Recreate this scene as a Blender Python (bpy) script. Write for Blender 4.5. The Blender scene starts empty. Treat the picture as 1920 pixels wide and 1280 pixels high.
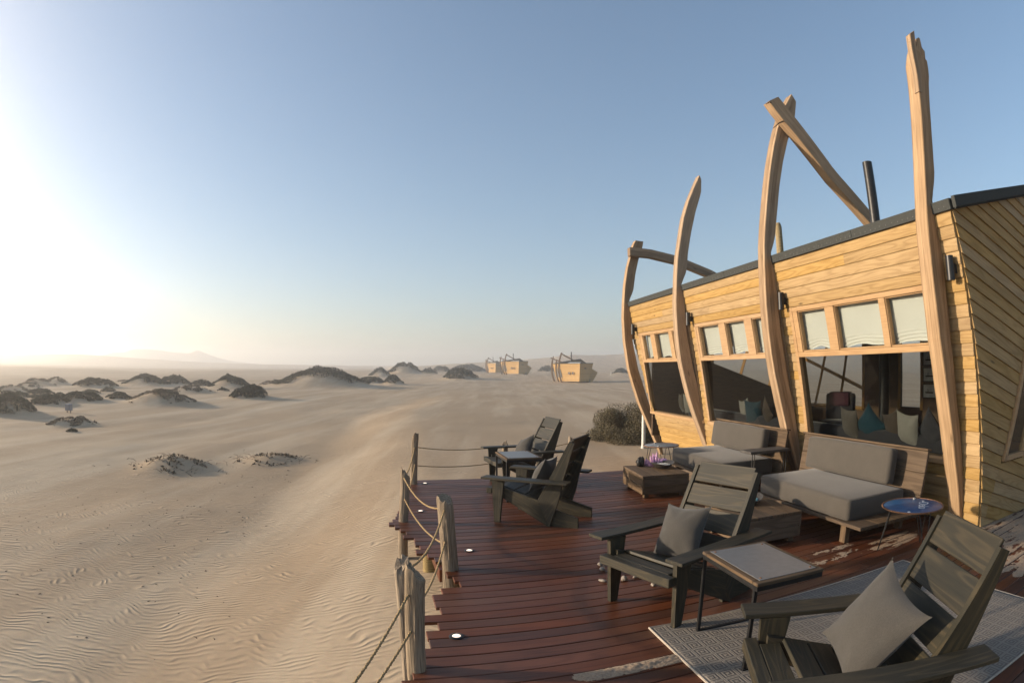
import bpy, bmesh, math, random
import numpy as np
from mathutils import Vector, Matrix

# ------------------------------------------------------------------ camera, sky, sun, exposure
scene = bpy.context.scene
col = scene.collection
R = math.radians
H_EYE = 1.85
cam_d = bpy.data.cameras.new('camera')
cam = bpy.data.objects.new('camera', cam_d)
col.objects.link(cam)
cam.location = (0, 0, H_EYE)
cam.rotation_euler = (R(90 + 2.63), 0, 0)
cam_d.type = 'PANO'                       # the photograph was taken with a wide fisheye lens
cam_d.sensor_width, cam_d.sensor_height = 36.0, 24.0
cam_d.clip_start, cam_d.clip_end = 0.05, 12000
cam_c = cam_d if hasattr(cam_d, 'panorama_type') else cam_d.cycles
cam_c.panorama_type = 'FISHEYE_EQUISOLID'
cam_c.fisheye_lens = 36.0 * 1092.3 / 1920.0
cam_c.fisheye_fov = R(240)
scene.camera = cam

SUN_AZ, SUN_EL = R(-85), R(12.5)
world = bpy.data.worlds.new('World')
scene.world = world
world.use_nodes = True
wn, wl = world.node_tree.nodes, world.node_tree.links
wn.clear()
sky = wn.new('ShaderNodeTexSky'); sky.sky_type = 'NISHITA'; sky.sun_disc = False
sky.sun_elevation = SUN_EL; sky.sun_rotation = SUN_AZ
sky.altitude = 0; sky.air_density = 1.0; sky.dust_density = 1.2; sky.ozone_density = 2.5
bg = wn.new('ShaderNodeBackground'); bg.inputs['Strength'].default_value = 0.15
wo = wn.new('ShaderNodeOutputWorld')
gmm = wn.new('ShaderNodeGamma'); gmm.inputs[1].default_value = 0.80      # dusty air: one soft response for the whole sky
wl.new(sky.outputs[0], gmm.inputs[0]); hss = wn.new('ShaderNodeHueSaturation'); hss.inputs['Saturation'].default_value = 1.0
wl.new(gmm.outputs[0], hss.inputs['Color']); wl.new(hss.outputs[0], bg.inputs['Color']); wl.new(bg.outputs[0], wo.inputs['Surface'])

sun_d = bpy.data.lights.new('sun', 'SUN')
sun_d.energy = 4.6; sun_d.angle = R(1.8); sun_d.color = (1.0, 0.82, 0.62)
sun = bpy.data.objects.new('sun', sun_d)
col.objects.link(sun)
sdir = Vector((math.sin(SUN_AZ) * math.cos(SUN_EL), math.cos(SUN_AZ) * math.cos(SUN_EL), math.sin(SUN_EL)))
sun.rotation_euler = sdir.to_track_quat('Z', 'Y').to_euler()
sun.location = sdir * 60

vs = scene.view_settings
vs.view_transform = 'Standard'; vs.look = 'None'; vs.exposure = 0.82; vs.gamma = 1.0
vs.use_curve_mapping = False
cy = scene.cycles
cy.use_denoising = True
cy.max_bounces = 6; cy.diffuse_bounces = 3; cy.glossy_bounces = 3; cy.transmission_bounces = 4
cy.transparent_max_bounces = 12; cy.volume_bounces = 1
cy.sample_clamp_indirect = 4.0

# ------------------------------------------------------------------ helpers
rng = random.Random(7)
nrg = np.random.RandomState(11)

def lin(h):                               # '#rrggbb' -> linear rgba
    v = [int(h[i:i + 2], 16) / 255 for i in (1, 3, 5)]
    return tuple(c / 12.92 if c <= .04045 else ((c + .055) / 1.055) ** 2.4 for c in v) + (1,)

class MB:
    """collects geometry for ONE mesh"""
    def __init__(s): s.v, s.f, s.sm = [], [], []
    def add(s, vs, fs, M=None, smooth=False):
        b = len(s.v)
        if M is not None and M.determinant() < 0: fs = [tuple(reversed(f)) for f in fs]
        s.v += [tuple(M @ Vector(p)) for p in vs] if M is not None else [tuple(p) for p in vs]
        s.f += [tuple(b + i for i in f) for f in fs]
        s.sm += [smooth] * len(fs)
        return s
    def box(s, x0, x1, y0, y1, z0, z1, ch=0.0, M=None):
        cx, cy_, cz = (x0 + x1) / 2, (y0 + y1) / 2, (z0 + z1) / 2
        h = ((x1 - x0) / 2, (y1 - y0) / 2, (z1 - z0) / 2)
        if ch <= 0:
            vs = [(x, y, z) for x in (x0, x1) for y in (y0, y1) for z in (z0, z1)]
            return s.add(vs, [(0, 1, 3, 2), (4, 6, 7, 5), (0, 4, 5, 1), (2, 3, 7, 6), (0, 2, 6, 4), (1, 5, 7, 3)], M)
        c = min(ch, min(h) * .9)
        vs, idx = [], {}
        for sx in (-1, 1):
            for sy in (-1, 1):
                for sz in (-1, 1):
                    for k in range(3):
                        sg = (sx, sy, sz)
                        p = [sg[a] * (h[a] if a == k else h[a] - c) for a in range(3)]
                        idx[(sx, sy, sz, k)] = len(vs)
                        vs.append((p[0] + cx, p[1] + cy_, p[2] + cz))
        fs = []
        for k in range(3):
            o = [a for a in range(3) if a != k]
            for sg in (-1, 1):
                q = []
                for a, b in ((-1, -1), (1, -1), (1, 1), (-1, 1)):
                    t = [0, 0, 0]; t[k] = sg; t[o[0]] = a; t[o[1]] = b
                    q.append(idx[(t[0], t[1], t[2], k)])
                fs.append(q)
        for k in range(3):                # edges parallel to axis k
            o = [a for a in range(3) if a != k]
            for a in (-1, 1):
                for b in (-1, 1):
                    t0 = [0, 0, 0]; t0[o[0]] = a; t0[o[1]] = b
                    t1 = list(t0); t0[k] = -1; t1[k] = 1
                    fs.append([idx[(*t0, o[0])], idx[(*t0, o[1])], idx[(*t1, o[1])], idx[(*t1, o[0])]])
        for sx in (-1, 1):
            for sy in (-1, 1):
                for sz in (-1, 1):
                    fs.append([idx[(sx, sy, sz, k)] for k in range(3)])
        out = []
        for f in fs:
            a, b, d = (Vector(vs[i]) for i in f[:3])
            n = (b - a).cross(d - a)
            m = sum((Vector(vs[i]) for i in f), Vector()) / len(f) - Vector((cx, cy_, cz))
            out.append(tuple(f) if n.dot(m) >= 0 else tuple(reversed(f)))
        return s.add(vs, out, M)
    def prism(s, poly, z0, z1, M=None):   # polygon in xy, extruded along z
        n = len(poly)
        area = sum(poly[i][0] * poly[(i + 1) % n][1] - poly[(i + 1) % n][0] * poly[i][1] for i in range(n))
        if area < 0: poly = list(reversed(poly))
        vs = [(p[0], p[1], z0) for p in poly] + [(p[0], p[1], z1) for p in poly]
        fs = [tuple(reversed(range(n))), tuple(range(n, 2 * n))]
        fs += [(i, (i + 1) % n, n + (i + 1) % n, n + i) for i in range(n)]
        return s.add(vs, fs, M)
    def tube(s, pts, rad, seg=8, cap=True, M=None, smooth=True, jit=0.0):
        pts = [Vector(p) for p in pts]
        if not hasattr(rad, '__len__'): rad = [rad] * len(pts)
        vs, fs = [], []
        up = None
        for i, p in enumerate(pts):
            t = (pts[min(i + 1, len(pts) - 1)] - pts[max(i - 1, 0)]).normalized()
            if up is None: up = Vector((0, 0, 1)) if abs(t.z) < .9 else Vector((1, 0, 0))
            a = (up - t * up.dot(t)).normalized(); b = t.cross(a); up = a
            for k in range(seg):
                g = 2 * math.pi * k / seg
                r = rad[i] * (1 + (rng.uniform(-jit, jit) if jit else 0))
                vs.append(p + a * (r * math.cos(g)) + b * (r * math.sin(g)))
        for i in range(len(pts) - 1):
            for k in range(seg):
                k2 = (k + 1) % seg
                fs.append((i * seg + k, i * seg + k2, (i + 1) * seg + k2, (i + 1) * seg + k))
        s.add(vs, fs, M, smooth)
        if cap:
            b = len(s.v) - len(vs)
            s.f += [tuple(b + k for k in reversed(range(seg))), tuple(b + (len(pts) - 1) * seg + k for k in range(seg))]
            s.sm += [False, False]
        return s
    def lathe(s, prof, seg=32, M=None, smooth=True, wob=None):
        vs, fs = [], []
        for j, (r, z) in enumerate(prof):
            for k in range(seg):
                g = 2 * math.pi * k / seg
                w = wob(j, g) if wob else (1, 0)
                vs.append((r * w[0] * math.cos(g), r * w[0] * math.sin(g), z + w[1]))
        for j in range(len(prof) - 1):
            for k in range(seg):
                k2 = (k + 1) % seg
                fs.append((j * seg + k, j * seg + k2, (j + 1) * seg + k2, (j + 1) * seg + k))
        s.add(vs, fs, M, smooth)
        if prof[0][0] > 1e-5:
            b = len(s.v) - len(vs); s.f.append(tuple(b + k for k in reversed(range(seg)))); s.sm.append(False)
        if prof[-1][0] > 1e-5:
            b = len(s.v) - len(vs); s.f.append(tuple(b + (len(prof) - 1) * seg + k for k in range(seg))); s.sm.append(False)
        return s
    def build(s, name, mat, parent=None, M=None):
        me = bpy.data.meshes.new(name)
        me.from_pydata(s.v, [], s.f)
        me.polygons.foreach_set('use_smooth', s.sm)
        me.update()
        if any(s.sm): me.set_sharp_from_angle(angle=R(42))
        return link(name, me, mat, parent, M)

def link(name, me, mat, parent=None, M=None):
    o = bpy.data.objects.new(name, me)
    col.objects.link(o)
    if mat is not None and not me.materials: me.materials.append(mat)
    if parent is not None: o.parent = parent
    if M is not None: o.matrix_basis = M
    return o

def np_mesh(name, V, F, mat, parent=None, M=None, smooth=False):
    """V (n,3) array, F (m,k) array of equal sized faces"""
    me = bpy.data.meshes.new(name)
    V = np.asarray(V, np.float32); F = np.asarray(F, np.int32)
    k = F.shape[1]
    me.vertices.add(len(V)); me.vertices.foreach_set('co', V.ravel())
    me.loops.add(F.size); me.loops.foreach_set('vertex_index', F.ravel())
    me.polygons.add(len(F))
    me.polygons.foreach_set('loop_start', np.arange(len(F), dtype=np.int32) * k)
    me.polygons.foreach_set('use_smooth', np.full(len(F), smooth))
    me.update(calc_edges=True)
    return link(name, me, mat, parent, M)

def thing(name, label, cat, loc=(0, 0, 0), rz=0.0, group=None):
    o = bpy.data.objects.new(name, None)
    col.objects.link(o)
    o.empty_display_size = .1
    o.location = loc; o.rotation_euler = (0, 0, rz)
    return tag(o, label, cat, group)

def tag(o, label=None, cat=None, group=None, kind=None):
    if label: o['label'] = label
    if cat: o['category'] = cat
    if group: o['group'] = group
    if kind: o['kind'] = kind
    return o

def dup(root, loc, rz, label=None, group=None, scale=None):
    def cp(o, par):
        c = o.copy(); col.objects.link(c); c.parent = par
        for ch in list(o.children): cp(ch, c)
        return c
    r = cp(root, None)
    r.location = loc; r.rotation_euler = (0, 0, rz)
    if scale: r.scale = (scale,) * 3
    if label: r['label'] = label
    if group: r['group'] = group
    return r

def T(x, y, z): return Matrix.Translation((x, y, z))
def RZ(a): return Matrix.Rotation(a, 4, 'Z')
def RX(a): return Matrix.Rotation(a, 4, 'X')
def RY(a): return Matrix.Rotation(a, 4, 'Y')

def rounded(sx, sy, sz, r, seg=3, puff=0.0, cuts=0):
    """upholstered block centred on the origin, standing on z=0"""
    bm = bmesh.new()
    bmesh.ops.create_cube(bm, size=1)
    for v in bm.verts: v.co = (v.co.x * sx, v.co.y * sy, (v.co.z + .5) * sz)
    bmesh.ops.bevel(bm, geom=bm.edges[:], offset=r, segments=seg, profile=.5, affect='EDGES')
    if puff:
        big = [f for f in bm.faces if f.calc_area() > .02]
        bmesh.ops.subdivide_edges(bm, edges=list({e for f in big for e in f.edges if e.calc_length() > .15}), cuts=5, use_grid_fill=True)
        for v in bm.verts:
            a, b, c = 2 * v.co.x / sx, 2 * v.co.y / sy, 2 * v.co.z / sz - 1
            fa, fb, fc = (max(0, 1 - q * q) for q in (a, b, c))
            v.co.x += puff * math.copysign(fb * fc, a) * (abs(a) > .9)
            v.co.y += puff * math.copysign(fa * fc, b) * (abs(b) > .9)
            v.co.z += puff * math.copysign(fa * fb, c) * (abs(c) > .9) * (c > 0)
            wv = .007 * float(fbm(np.array([v.co.x * 3.1 + sy]), np.array([v.co.y * 3.1 + v.co.z * 2.3]), 3)[0])
            v.co.x += wv; v.co.z += wv * (c > 0)
    me = bpy.data.meshes.new('block')
    bm.to_mesh(me); bm.free()
    me.polygons.foreach_set('use_smooth', [True] * len(me.polygons))
    return me

# value noise on numpy arrays
_tab = np.random.RandomState(5).rand(256, 256)
def vnoise(x, y):
    xi = np.floor(x).astype(int); yi = np.floor(y).astype(int)
    fx = x - xi; fy = y - yi
    fx = fx * fx * (3 - 2 * fx); fy = fy * fy * (3 - 2 * fy)
    a = _tab[xi % 256, yi % 256]; b = _tab[(xi + 1) % 256, yi % 256]
    c = _tab[xi % 256, (yi + 1) % 256]; d = _tab[(xi + 1) % 256, (yi + 1) % 256]
    return (a * (1 - fx) + b * fx) * (1 - fy) + (c * (1 - fx) + d * fx) * fy - .5
def fbm(x, y, o=4):
    s = 0; a = 1.0
    for i in range(o):
        s = s + a * vnoise(x + 17.3 * i, y - 9.1 * i); x = x * 2.03; y = y * 2.03; a *= .5
    return s
def sstep(a, b, x):
    t = np.clip((x - a) / (b - a), 0, 1); return t * t * (3 - 2 * t)

# ------------------------------------------------------------------ materials
def mat(name):
    m = bpy.data.materials.new(name); m.use_nodes = True
    nt = m.node_tree; nt.nodes.clear()
    out = nt.nodes.new('ShaderNodeOutputMaterial')
    p = nt.nodes.new('ShaderNodeBsdfPrincipled')
    nt.links.new(p.outputs[0], out.inputs['Surface'])
    return m, nt.nodes, nt.links, p, out

def nd(N, typ, **kw):
    n = N.new(typ)
    for k, v in kw.items():
        if hasattr(n, k): setattr(n, k, v)
        else: n.inputs[k.replace('_', ' ')].default_value = v
    return n

def ramp(N, L, src, stops):
    r = N.new('ShaderNodeValToRGB'); e = r.color_ramp.elements
    while len(e) < len(stops): e.new(.5)
    for i, (p, c) in enumerate(stops): e[i].position = p; e[i].color = c
    L.new(src, r.inputs[0]); return r

def mixc(N, L, fac, a, b, typ='MIX'):
    m = N.new('ShaderNodeMix'); m.data_type = 'RGBA'; m.blend_type = typ
    for i, s in ((0, fac), (6, a), (7, b)):
        if isinstance(s, (int, float, tuple)): m.inputs[i].default_value = s
        else: L.new(s, m.inputs[i])
    return m.outputs[2]

def mathn(N, L, op, a, b=None, clamp=False):
    m = N.new('ShaderNodeMath'); m.operation = op; m.use_clamp = clamp
    for i, s in enumerate((a, b)):
        if s is None: continue
        if isinstance(s, (int, float)): m.inputs[i].default_value = s
        else: L.new(s, m.inputs[i])
    return m.outputs[0]

def wood(name, light, dark, rough=.6, gscale=1.0, knots=0.0, var=.18, contrast=.8, spec=.3, coord='Object', wear=None, bump=.25, ring=1.0, ringamp=.45, fiber=.45, satvar=.12, rpow=2.2, lam=False):
    """planks: grain runs along local x; every plank gets its own offset and tone"""
    m, N, L, p, out = mat(name)
    tc = N.new('ShaderNodeTexCoord'); oi = N.new('ShaderNodeObjectInfo')
    off = N.new('ShaderNodeVectorMath'); off.operation = 'MULTIPLY_ADD'
    comb = N.new('ShaderNodeCombineXYZ')
    for i in range(3): L.new(oi.outputs['Random'], comb.inputs[i])
    L.new(comb.outputs[0], off.inputs[0]); off.inputs[1].default_value = (37, 53, 71)
    L.new(tc.outputs[coord], off.inputs[2])
    mp = nd(N, 'ShaderNodeMapping'); L.new(off.outputs[0], mp.inputs['Vector'])
    mp.inputs['Scale'].default_value = (.55 * gscale, 6 * gscale, 6 * gscale)
    n1 = nd(N, 'ShaderNodeTexNoise', Scale=1.5, Detail=1.2, Distortion=.25); L.new(mp.outputs[0], n1.inputs['Vector'])
    # growth rings: contour lines of a soft noise
    rings = mathn(N, L, 'SINE', mathn(N, L, 'MULTIPLY', n1.outputs['Fac'], 70 * ring))
    rings = mathn(N, L, 'MULTIPLY_ADD', rings, .5); rings.node.inputs[2].default_value = .5
    rings = mathn(N, L, 'POWER', rings, rpow)
    mp2 = nd(N, 'ShaderNodeMapping'); L.new(off.outputs[0], mp2.inputs['Vector'])
    mp2.inputs['Scale'].default_value = (3 * gscale, 90 * gscale, 90 * gscale)
    n2 = nd(N, 'ShaderNodeTexNoise', Scale=1.0, Detail=3.0); L.new(mp2.outputs[0], n2.inputs['Vector'])
    n3 = nd(N, 'ShaderNodeTexNoise', Scale=2.2, Detail=4.0); L.new(off.outputs[0], n3.inputs['Vector'])
    f = mathn(N, L, 'MULTIPLY', rings, ringamp)
    f = mathn(N, L, 'ADD', f, mathn(N, L, 'MULTIPLY', n2.outputs['Fac'], fiber))
    f = mathn(N, L, 'ADD', f, mathn(N, L, 'MULTIPLY', n3.outputs['Fac'], .5))
    if lam:                               # glued laminations: each layer its own tone, thin dark glue lines
        sv = N.new('ShaderNodeSeparateXYZ'); L.new(tc.outputs[coord], sv.inputs[0])
        lv = mathn(N, L, 'DIVIDE', sv.outputs['Y'], .0745)
        wl_ = nd(N, 'ShaderNodeTexWhiteNoise', noise_dimensions='1D'); L.new(mathn(N, L, 'ADD', mathn(N, L, 'FLOOR', lv), mathn(N, L, 'MULTIPLY', oi.outputs['Random'], 91)), wl_.inputs['W'])
        f = mathn(N, L, 'ADD', f, mathn(N, L, 'MULTIPLY', mathn(N, L, 'SUBTRACT', wl_.outputs['Value'], .5), .45))
        gl_ = ramp(N, L, mathn(N, L, 'FRACT', lv), [(.0, (1, 1, 1, 1)), (.06, (0, 0, 0, 1))])
        f = mathn(N, L, 'ADD', f, mathn(N, L, 'MULTIPLY', gl_.outputs[0], .7))
    r = ramp(N, L, f, [(.75 - .5 * contrast, light), (.75 + .5 * contrast, dark)])
    c = r.outputs[0]
    if knots:
        mp3 = nd(N, 'ShaderNodeMapping'); L.new(off.outputs[0], mp3.inputs['Vector'])
        mp3.inputs['Scale'].default_value = (1.3, 4.5, 4.5)
        vo = nd(N, 'ShaderNodeTexVoronoi', Scale=1.0); L.new(mp3.outputs[0], vo.inputs['Vector'])
        k = ramp(N, L, vo.outputs['Distance'], [(.03, (1, 1, 1, 1)), (.10, (0, 0, 0, 1))])
        c = mixc(N, L, mathn(N, L, 'MULTIPLY', k.outputs[0], knots), c, tuple(x * .28 for x in dark[:3]) + (1,))
    if wear:
        n4 = nd(N, 'ShaderNodeTexNoise', Scale=1.4, Detail=6.0, Roughness=.7); L.new(off.outputs[0], n4.inputs['Vector'])
        w = ramp(N, L, n4.outputs['Fac'], [(.48, (0, 0, 0, 1)), (.66, (1, 1, 1, 1))])
        c = mixc(N, L, mathn(N, L, 'MULTIPLY', w.outputs[0], wear[1]), c, wear[0])
    hs = nd(N, 'ShaderNodeHueSaturation'); L.new(c, hs.inputs['Color'])
    v = mathn(N, L, 'MULTIPLY_ADD', oi.outputs['Random'], 2 * var); v.node.inputs[2].default_value = 1 - var
    L.new(v, hs.inputs['Value'])
    s = mathn(N, L, 'FRACT', mathn(N, L, 'MULTIPLY', oi.outputs['Random'], 7.13))
    s2 = mathn(N, L, 'MULTIPLY_ADD', s, 2 * satvar); s2.node.inputs[2].default_value = 1 - satvar
    L.new(s2, hs.inputs['Saturation'])
    L.new(hs.outputs[0], p.inputs['Base Color'])
    p.inputs['Roughness'].default_value = rough
    p.inputs['Specular IOR Level'].default_value = spec
    b = nd(N, 'ShaderNodeBump', Strength=bump, Distance=.004); L.new(f, b.inputs['Height']); L.new(b.outputs[0], p.inputs['Normal'])
    return m

def plain(name, c, rough=.5, metal=0.0, noise=.15, nscale=8.0, bump=.0, spec=.4, coord='Object'):
    m, N, L, p, out = mat(name)
    tc = N.new('ShaderNodeTexCoord')
    n = nd(N, 'ShaderNodeTexNoise', Scale=nscale, Detail=5.0); L.new(tc.outputs[coord], n.inputs['Vector'])
    r = ramp(N, L, n.outputs['Fac'], [(.3, tuple(x * (1 - noise) for x in c[:3]) + (1,)), (.7, tuple(min(1, x * (1 + noise)) for x in c[:3]) + (1,))])
    L.new(r.outputs[0], p.inputs['Base Color'])
    p.inputs['Roughness'].default_value = rough; p.inputs['Metallic'].default_value = metal
    p.inputs['Specular IOR Level'].default_value = spec
    if bump:
        b = nd(N, 'ShaderNodeBump', Strength=bump, Distance=.01); L.new(n.outputs['Fac'], b.inputs['Height']); L.new(b.outputs[0], p.inputs['Normal'])
    return m

def fabric(name, c, scale=420.0, noise=.22, rough=.95):
    m, N, L, p, out = mat(name)
    tc = N.new('ShaderNodeTexCoord')
    def weave(ax):
        mp = nd(N, 'ShaderNodeMapping'); L.new(tc.outputs['Object'], mp.inputs['Vector'])
        mp.inputs['Scale'].default_value = (scale * (.25 if ax == 0 else 1), scale * (.25 if ax == 1 else 1), scale * (.25 if ax == 2 else 1))
        n = nd(N, 'ShaderNodeTexNoise', Scale=1.0, Detail=1.0); L.new(mp.outputs[0], n.inputs['Vector']); return n.outputs['Fac']
    a = mathn(N, L, 'ADD', weave(0), weave(1))
    big = nd(N, 'ShaderNodeTexNoise', Scale=5.0, Detail=4.0); L.new(tc.outputs['Object'], big.inputs['Vector'])
    a = mathn(N, L, 'ADD', mathn(N, L, 'MULTIPLY', a, .5), mathn(N, L, 'MULTIPLY', big.outputs['Fac'], .35))
    r = ramp(N, L, a, [(.45, tuple(x * (1 - noise) for x in c[:3]) + (1,)), (.9, tuple(min(1, x * (1 + noise)) for x in c[:3]) + (1,))])
    L.new(r.outputs[0], p.inputs['Base Color'])
    p.inputs['Roughness'].default_value = rough; p.inputs['Specular IOR Level'].default_value = .15
    p.inputs['Sheen Weight'].default_value = .15
    b = nd(N, 'ShaderNodeBump', Strength=.25, Distance=.002); L.new(a, b.inputs['Height']); L.new(b.outputs[0], p.inputs['Normal'])
    return m

def glass_mat(name, tint=(.93, .95, .94, 1), refl=1.0):
    m, N, L, p, out = mat(name); N.remove(p)
    tr = nd(N, 'ShaderNodeBsdfTransparent'); tr.inputs[0].default_value = tint
    gl = nd(N, 'ShaderNodeBsdfGlossy'); gl.inputs['Roughness'].default_value = .02
    fr = nd(N, 'ShaderNodeFresnel', IOR=1.5)
    gm = N.new('ShaderNodeNewGeometry')
    f = mathn(N, L, 'MULTIPLY', fr.outputs[0], mathn(N, L, 'SUBTRACT', refl, gm.outputs['Backfacing']), True)
    mx = nd(N, 'ShaderNodeMixShader'); L.new(f, mx.inputs[0]); L.new(tr.outputs[0], mx.inputs[1]); L.new(gl.outputs[0], mx.inputs[2])
    L.new(mx.outputs[0], out.inputs['Surface']); return m

def leaf_mat(name, c1, c2):
    m, N, L, p, out = mat(name)
    tc = N.new('ShaderNodeTexCoord'); oi = N.new('ShaderNodeObjectInfo')
    n = nd(N, 'ShaderNodeTexNoise', Scale=1.3, Detail=6.0, Roughness=.7); L.new(tc.outputs['Object'], n.inputs['Vector'])
    w = nd(N, 'ShaderNodeTexWhiteNoise'); g = N.new('ShaderNodeNewGeometry')
    L.new(g.outputs['Random Per Island'], w.inputs['Vector'])
    f = mathn(N, L, 'ADD', mathn(N, L, 'MULTIPLY', n.outputs['Fac'], .8), mathn(N, L, 'MULTIPLY', g.outputs['Random Per Island'], .45))
    r = ramp(N, L, f, [(.35, c1), (.85, c2)])
    L.new(r.outputs[0], p.inputs['Base Color']); p.inputs['Roughness'].default_value = .8
    p.inputs['Specular IOR Level'].default_value = .2
    return m

M_DECK = wood('deck_hardwood', (.118, .036, .014, 1), (.050, .015, .006, 1), rough=.48, var=.34, contrast=.8, spec=.32, ring=.5, ringamp=.25,
              wear=((.10, .046, .025, 1), .55))
M_CHAIR = wood('stained_pine', (.017, .0172, .0125, 1), (.056, .044, .025, 1), rough=.55, var=.14, contrast=.9, ring=.75, spec=.28, ringamp=.38, rpow=4.0)
M_PINE = wood('cladding_pine', (.385, .258, .114, 1), (.25, .155, .06, 1), rough=.65, knots=.85, var=.09, contrast=.9, ring=.7, spec=.18, ringamp=.35)
M_FRAME = wood('window_pine', (.44, .285, .142, 1), (.33, .195, .09, 1), rough=.6, knots=.3, var=.04, contrast=1.1, ring=.6, spec=.2, ringamp=.3)
M_RIB = wood('laminated_rib', (.43, .30, .185, 1), (.215, .142, .082, 1), rough=.7, knots=.6, var=.05, contrast=.85, ring=.5, coord='UV', spec=.15, ringamp=.15, fiber=.75, lam=True)
M_OLD = wood('weathered_plank', (.135, .094, .060, 1), (.058, .040, .026, 1), rough=.8, knots=.5, var=.18, contrast=.9, ring=.6, spec=.12, ringamp=.3)
M_DRIFT = wood('driftwood', (.37, .295, .21, 1), (.15, .115, .08, 1), rough=.95, var=.12, contrast=.55, ring=.5, spec=.06, bump=1.0, gscale=1.4, ringamp=.0, fiber=1.1)
M_POLE = wood('treated_pole', (.36, .27, .13, 1), (.20, .145, .065, 1), rough=.75, var=.12, contrast=.7, spec=.15)
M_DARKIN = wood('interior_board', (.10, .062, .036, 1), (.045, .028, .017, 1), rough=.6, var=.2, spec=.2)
M_ROPE = plain('rope_fibre', (.36, .255, .135, 1), .9, noise=.35, nscale=160, bump=.9, spec=.1)
M_STEEL = plain('black_steel', (.018, .018, .018, 1), .42, metal=.3, noise=.3, nscale=20)
M_LAMPB = plain('black_lamp', (.012, .013, .015, 1), .4, noise=.2)
M_ZINC = plain('zinc_sheet', (.19, .188, .184, 1), .42, metal=.3, noise=.08, nscale=25)
M_FELT = plain('roof_felt', (.055, .058, .055, 1), .95, noise=.35, nscale=90, bump=.5, spec=.1)
M_CUSH = fabric('grey_upholstery', (.072, .064, .054, 1), 260)
M_PILLOW = fabric('grey_linen', (.058, .054, .048, 1), 300)
M_TEAL = fabric('teal_velvet', (.008, .033, .048, 1), 300)
M_BROWN = fabric('brown_velvet', (.048, .036, .027, 1), 300)
M_WHITE = fabric('pale_linen', (.19, .18, .16, 1), 300)
M_CHAR = fabric('charcoal_cloth', (.03, .03, .035, 1), 300)
M_BLIND = fabric('blind_cloth', (.46, .475, .445, 1), 500, noise=.06)
M_GLASS = glass_mat('window_glass', (.92, .93, .92, 1), 1.0)
M_GLASSD = glass_mat('tinted_glass', (.76, .78, .77, 1), .75)
M_BLUE = plain('blue_enamel', (.022, .085, .20, 1), .35, noise=.25, nscale=14)
M_PALE = plain('white_paint', (.62, .64, .66, 1), .4, noise=.15)
M_BLUEGREY = plain('faded_enamel', (.17, .22, .27, 1), .3, noise=.45, nscale=9)
M_RUST = plain('rusty_rim', (.16, .075, .035, 1), .75, noise=.4, nscale=40)
M_CRYST = plain('amethyst', (.50, .30, .46, 1), .25, noise=.4, nscale=60)
M_ROCK = plain('black_stone', (.015, .014, .013, 1), .55, noise=.4, nscale=40)
M_BOWL = plain('dark_bowl', (.045, .04, .034, 1), .45, noise=.5, nscale=60, bump=.4)
M_PEB = plain('white_pebble', (.62, .62, .57, 1), .6, noise=.15, nscale=30)
M_TURQ = plain('turquoise_chip', (.22, .48, .52, 1), .4, noise=.5, nscale=50)
M_SHELL = plain('sea_shell', (.26, .22, .18, 1), .5, noise=.35, nscale=60)
M_LEAF = leaf_mat('dune_shrub', (.020, .021, .013, 1), (.080, .075, .044, 1))
M_LEAF2 = leaf_mat('dry_brush', (.075, .058, .040, 1), (.22, .17, .115, 1))
M_TWIG = plain('dry_twig', (.10, .075, .05, 1), .9, noise=.3)
M_PVC = plain('white_pipe', (.66, .65, .60, 1), .5, noise=.06)

# ------------------------------------------------------------------ sand terrain
# dune mounds: x, y (front foot), half width, height, how the shrub covers it
MOUNDS = [(-23.5, 68.9, 5.9, 2.75, 'cap'), (-33.2, 143.6, 2.55, 2.35, 'cap'), (-23.1, 93.2, 2.37, 1.31, 'full'),
    (-18.4, 88.8, 1.62, 1.54, 'full'), (-29.8, 159.4, 4.48, 3.55, 'cap'), (-24.9, 171.2, 2.6, 1.78, 'full'),
    (-25.5, 209.0, 3.6, 2.3, 'full'), (-17.0, 226.0, 7.4, 2.9, 'full'), (-10.4, 116.1, 3.51, 2.34, 'full'),
    (-20.3, 41.7, 1.65, 1.1, 'full'), (-31.5, 59.3, 2.46, 1.47, 'cap'), (-31.9, 71.6, 1.35, .52, 'sparse'),
    (-41.4, 55.8, 2.75, 1.35, 'cap'), (-42.1, 62.9, 2.18, 1.21, 'full'), (-37.2, 62.1, 1.56, .78, 'full'),
    (-28.9, 46.2, 1.84, .75, 'sparse'), (-22.5, 31.9, 2.32, 1.1, 'sparse'), (-27.5, 33.4, 1.05, .48, 'full'),
    (-28.0, 29.6, 1.58, .7, 'full'), (-27.9, 26.2, 1.37, .61, 'full'), (-35.7, 32.4, 1.14, .45, 'full'),
    (-32.6, 29.0, .63, .32, 'full'), (-31.6, 30.8, .68, .44, 'full'), (-34.4, 29.0, .79, .37, 'full'),
    (-24.6, 19.7, 1.59, 1.13, 'full'), (-34.7, 38.1, .81, .33, 'full'), (-35.4, 41.4, .72, .39, 'full'),
    (-47.2, 42.4, 1.98, .87, 'sparse'), (-50.5, 48.9, 1.5, .93, 'sparse'), (-42.6, 46.0, 1.69, .9, 'full'),
    (-41.6, 48.1, 1.57, .83, 'full'), (-48.6, 60.3, 1.26, .48, 'sparse'), (-39.3, 32.2, 1.7, .68, 'sparse'),
    (-44.1, 38.3, 1.35, .51, 'sparse'), (-19.1, 18.9, .81, .34, 'sparse'), (-19.0, 20.1, .68, .29, 'sparse'),
    (-17.1, 17.4, .23, .1, 'full'), (-28.4, 51.9, .6, .38, 'full'), (13.6, 222.0, 3.6, 2.3, 'full'),
    (31.0, 163.0, 2.4, 1.8, 'full'), (-8.6, 12.6, .95, .34, 'low'), (-6.75, 15.0, .85, .22, 'low')]
MC = []
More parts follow.
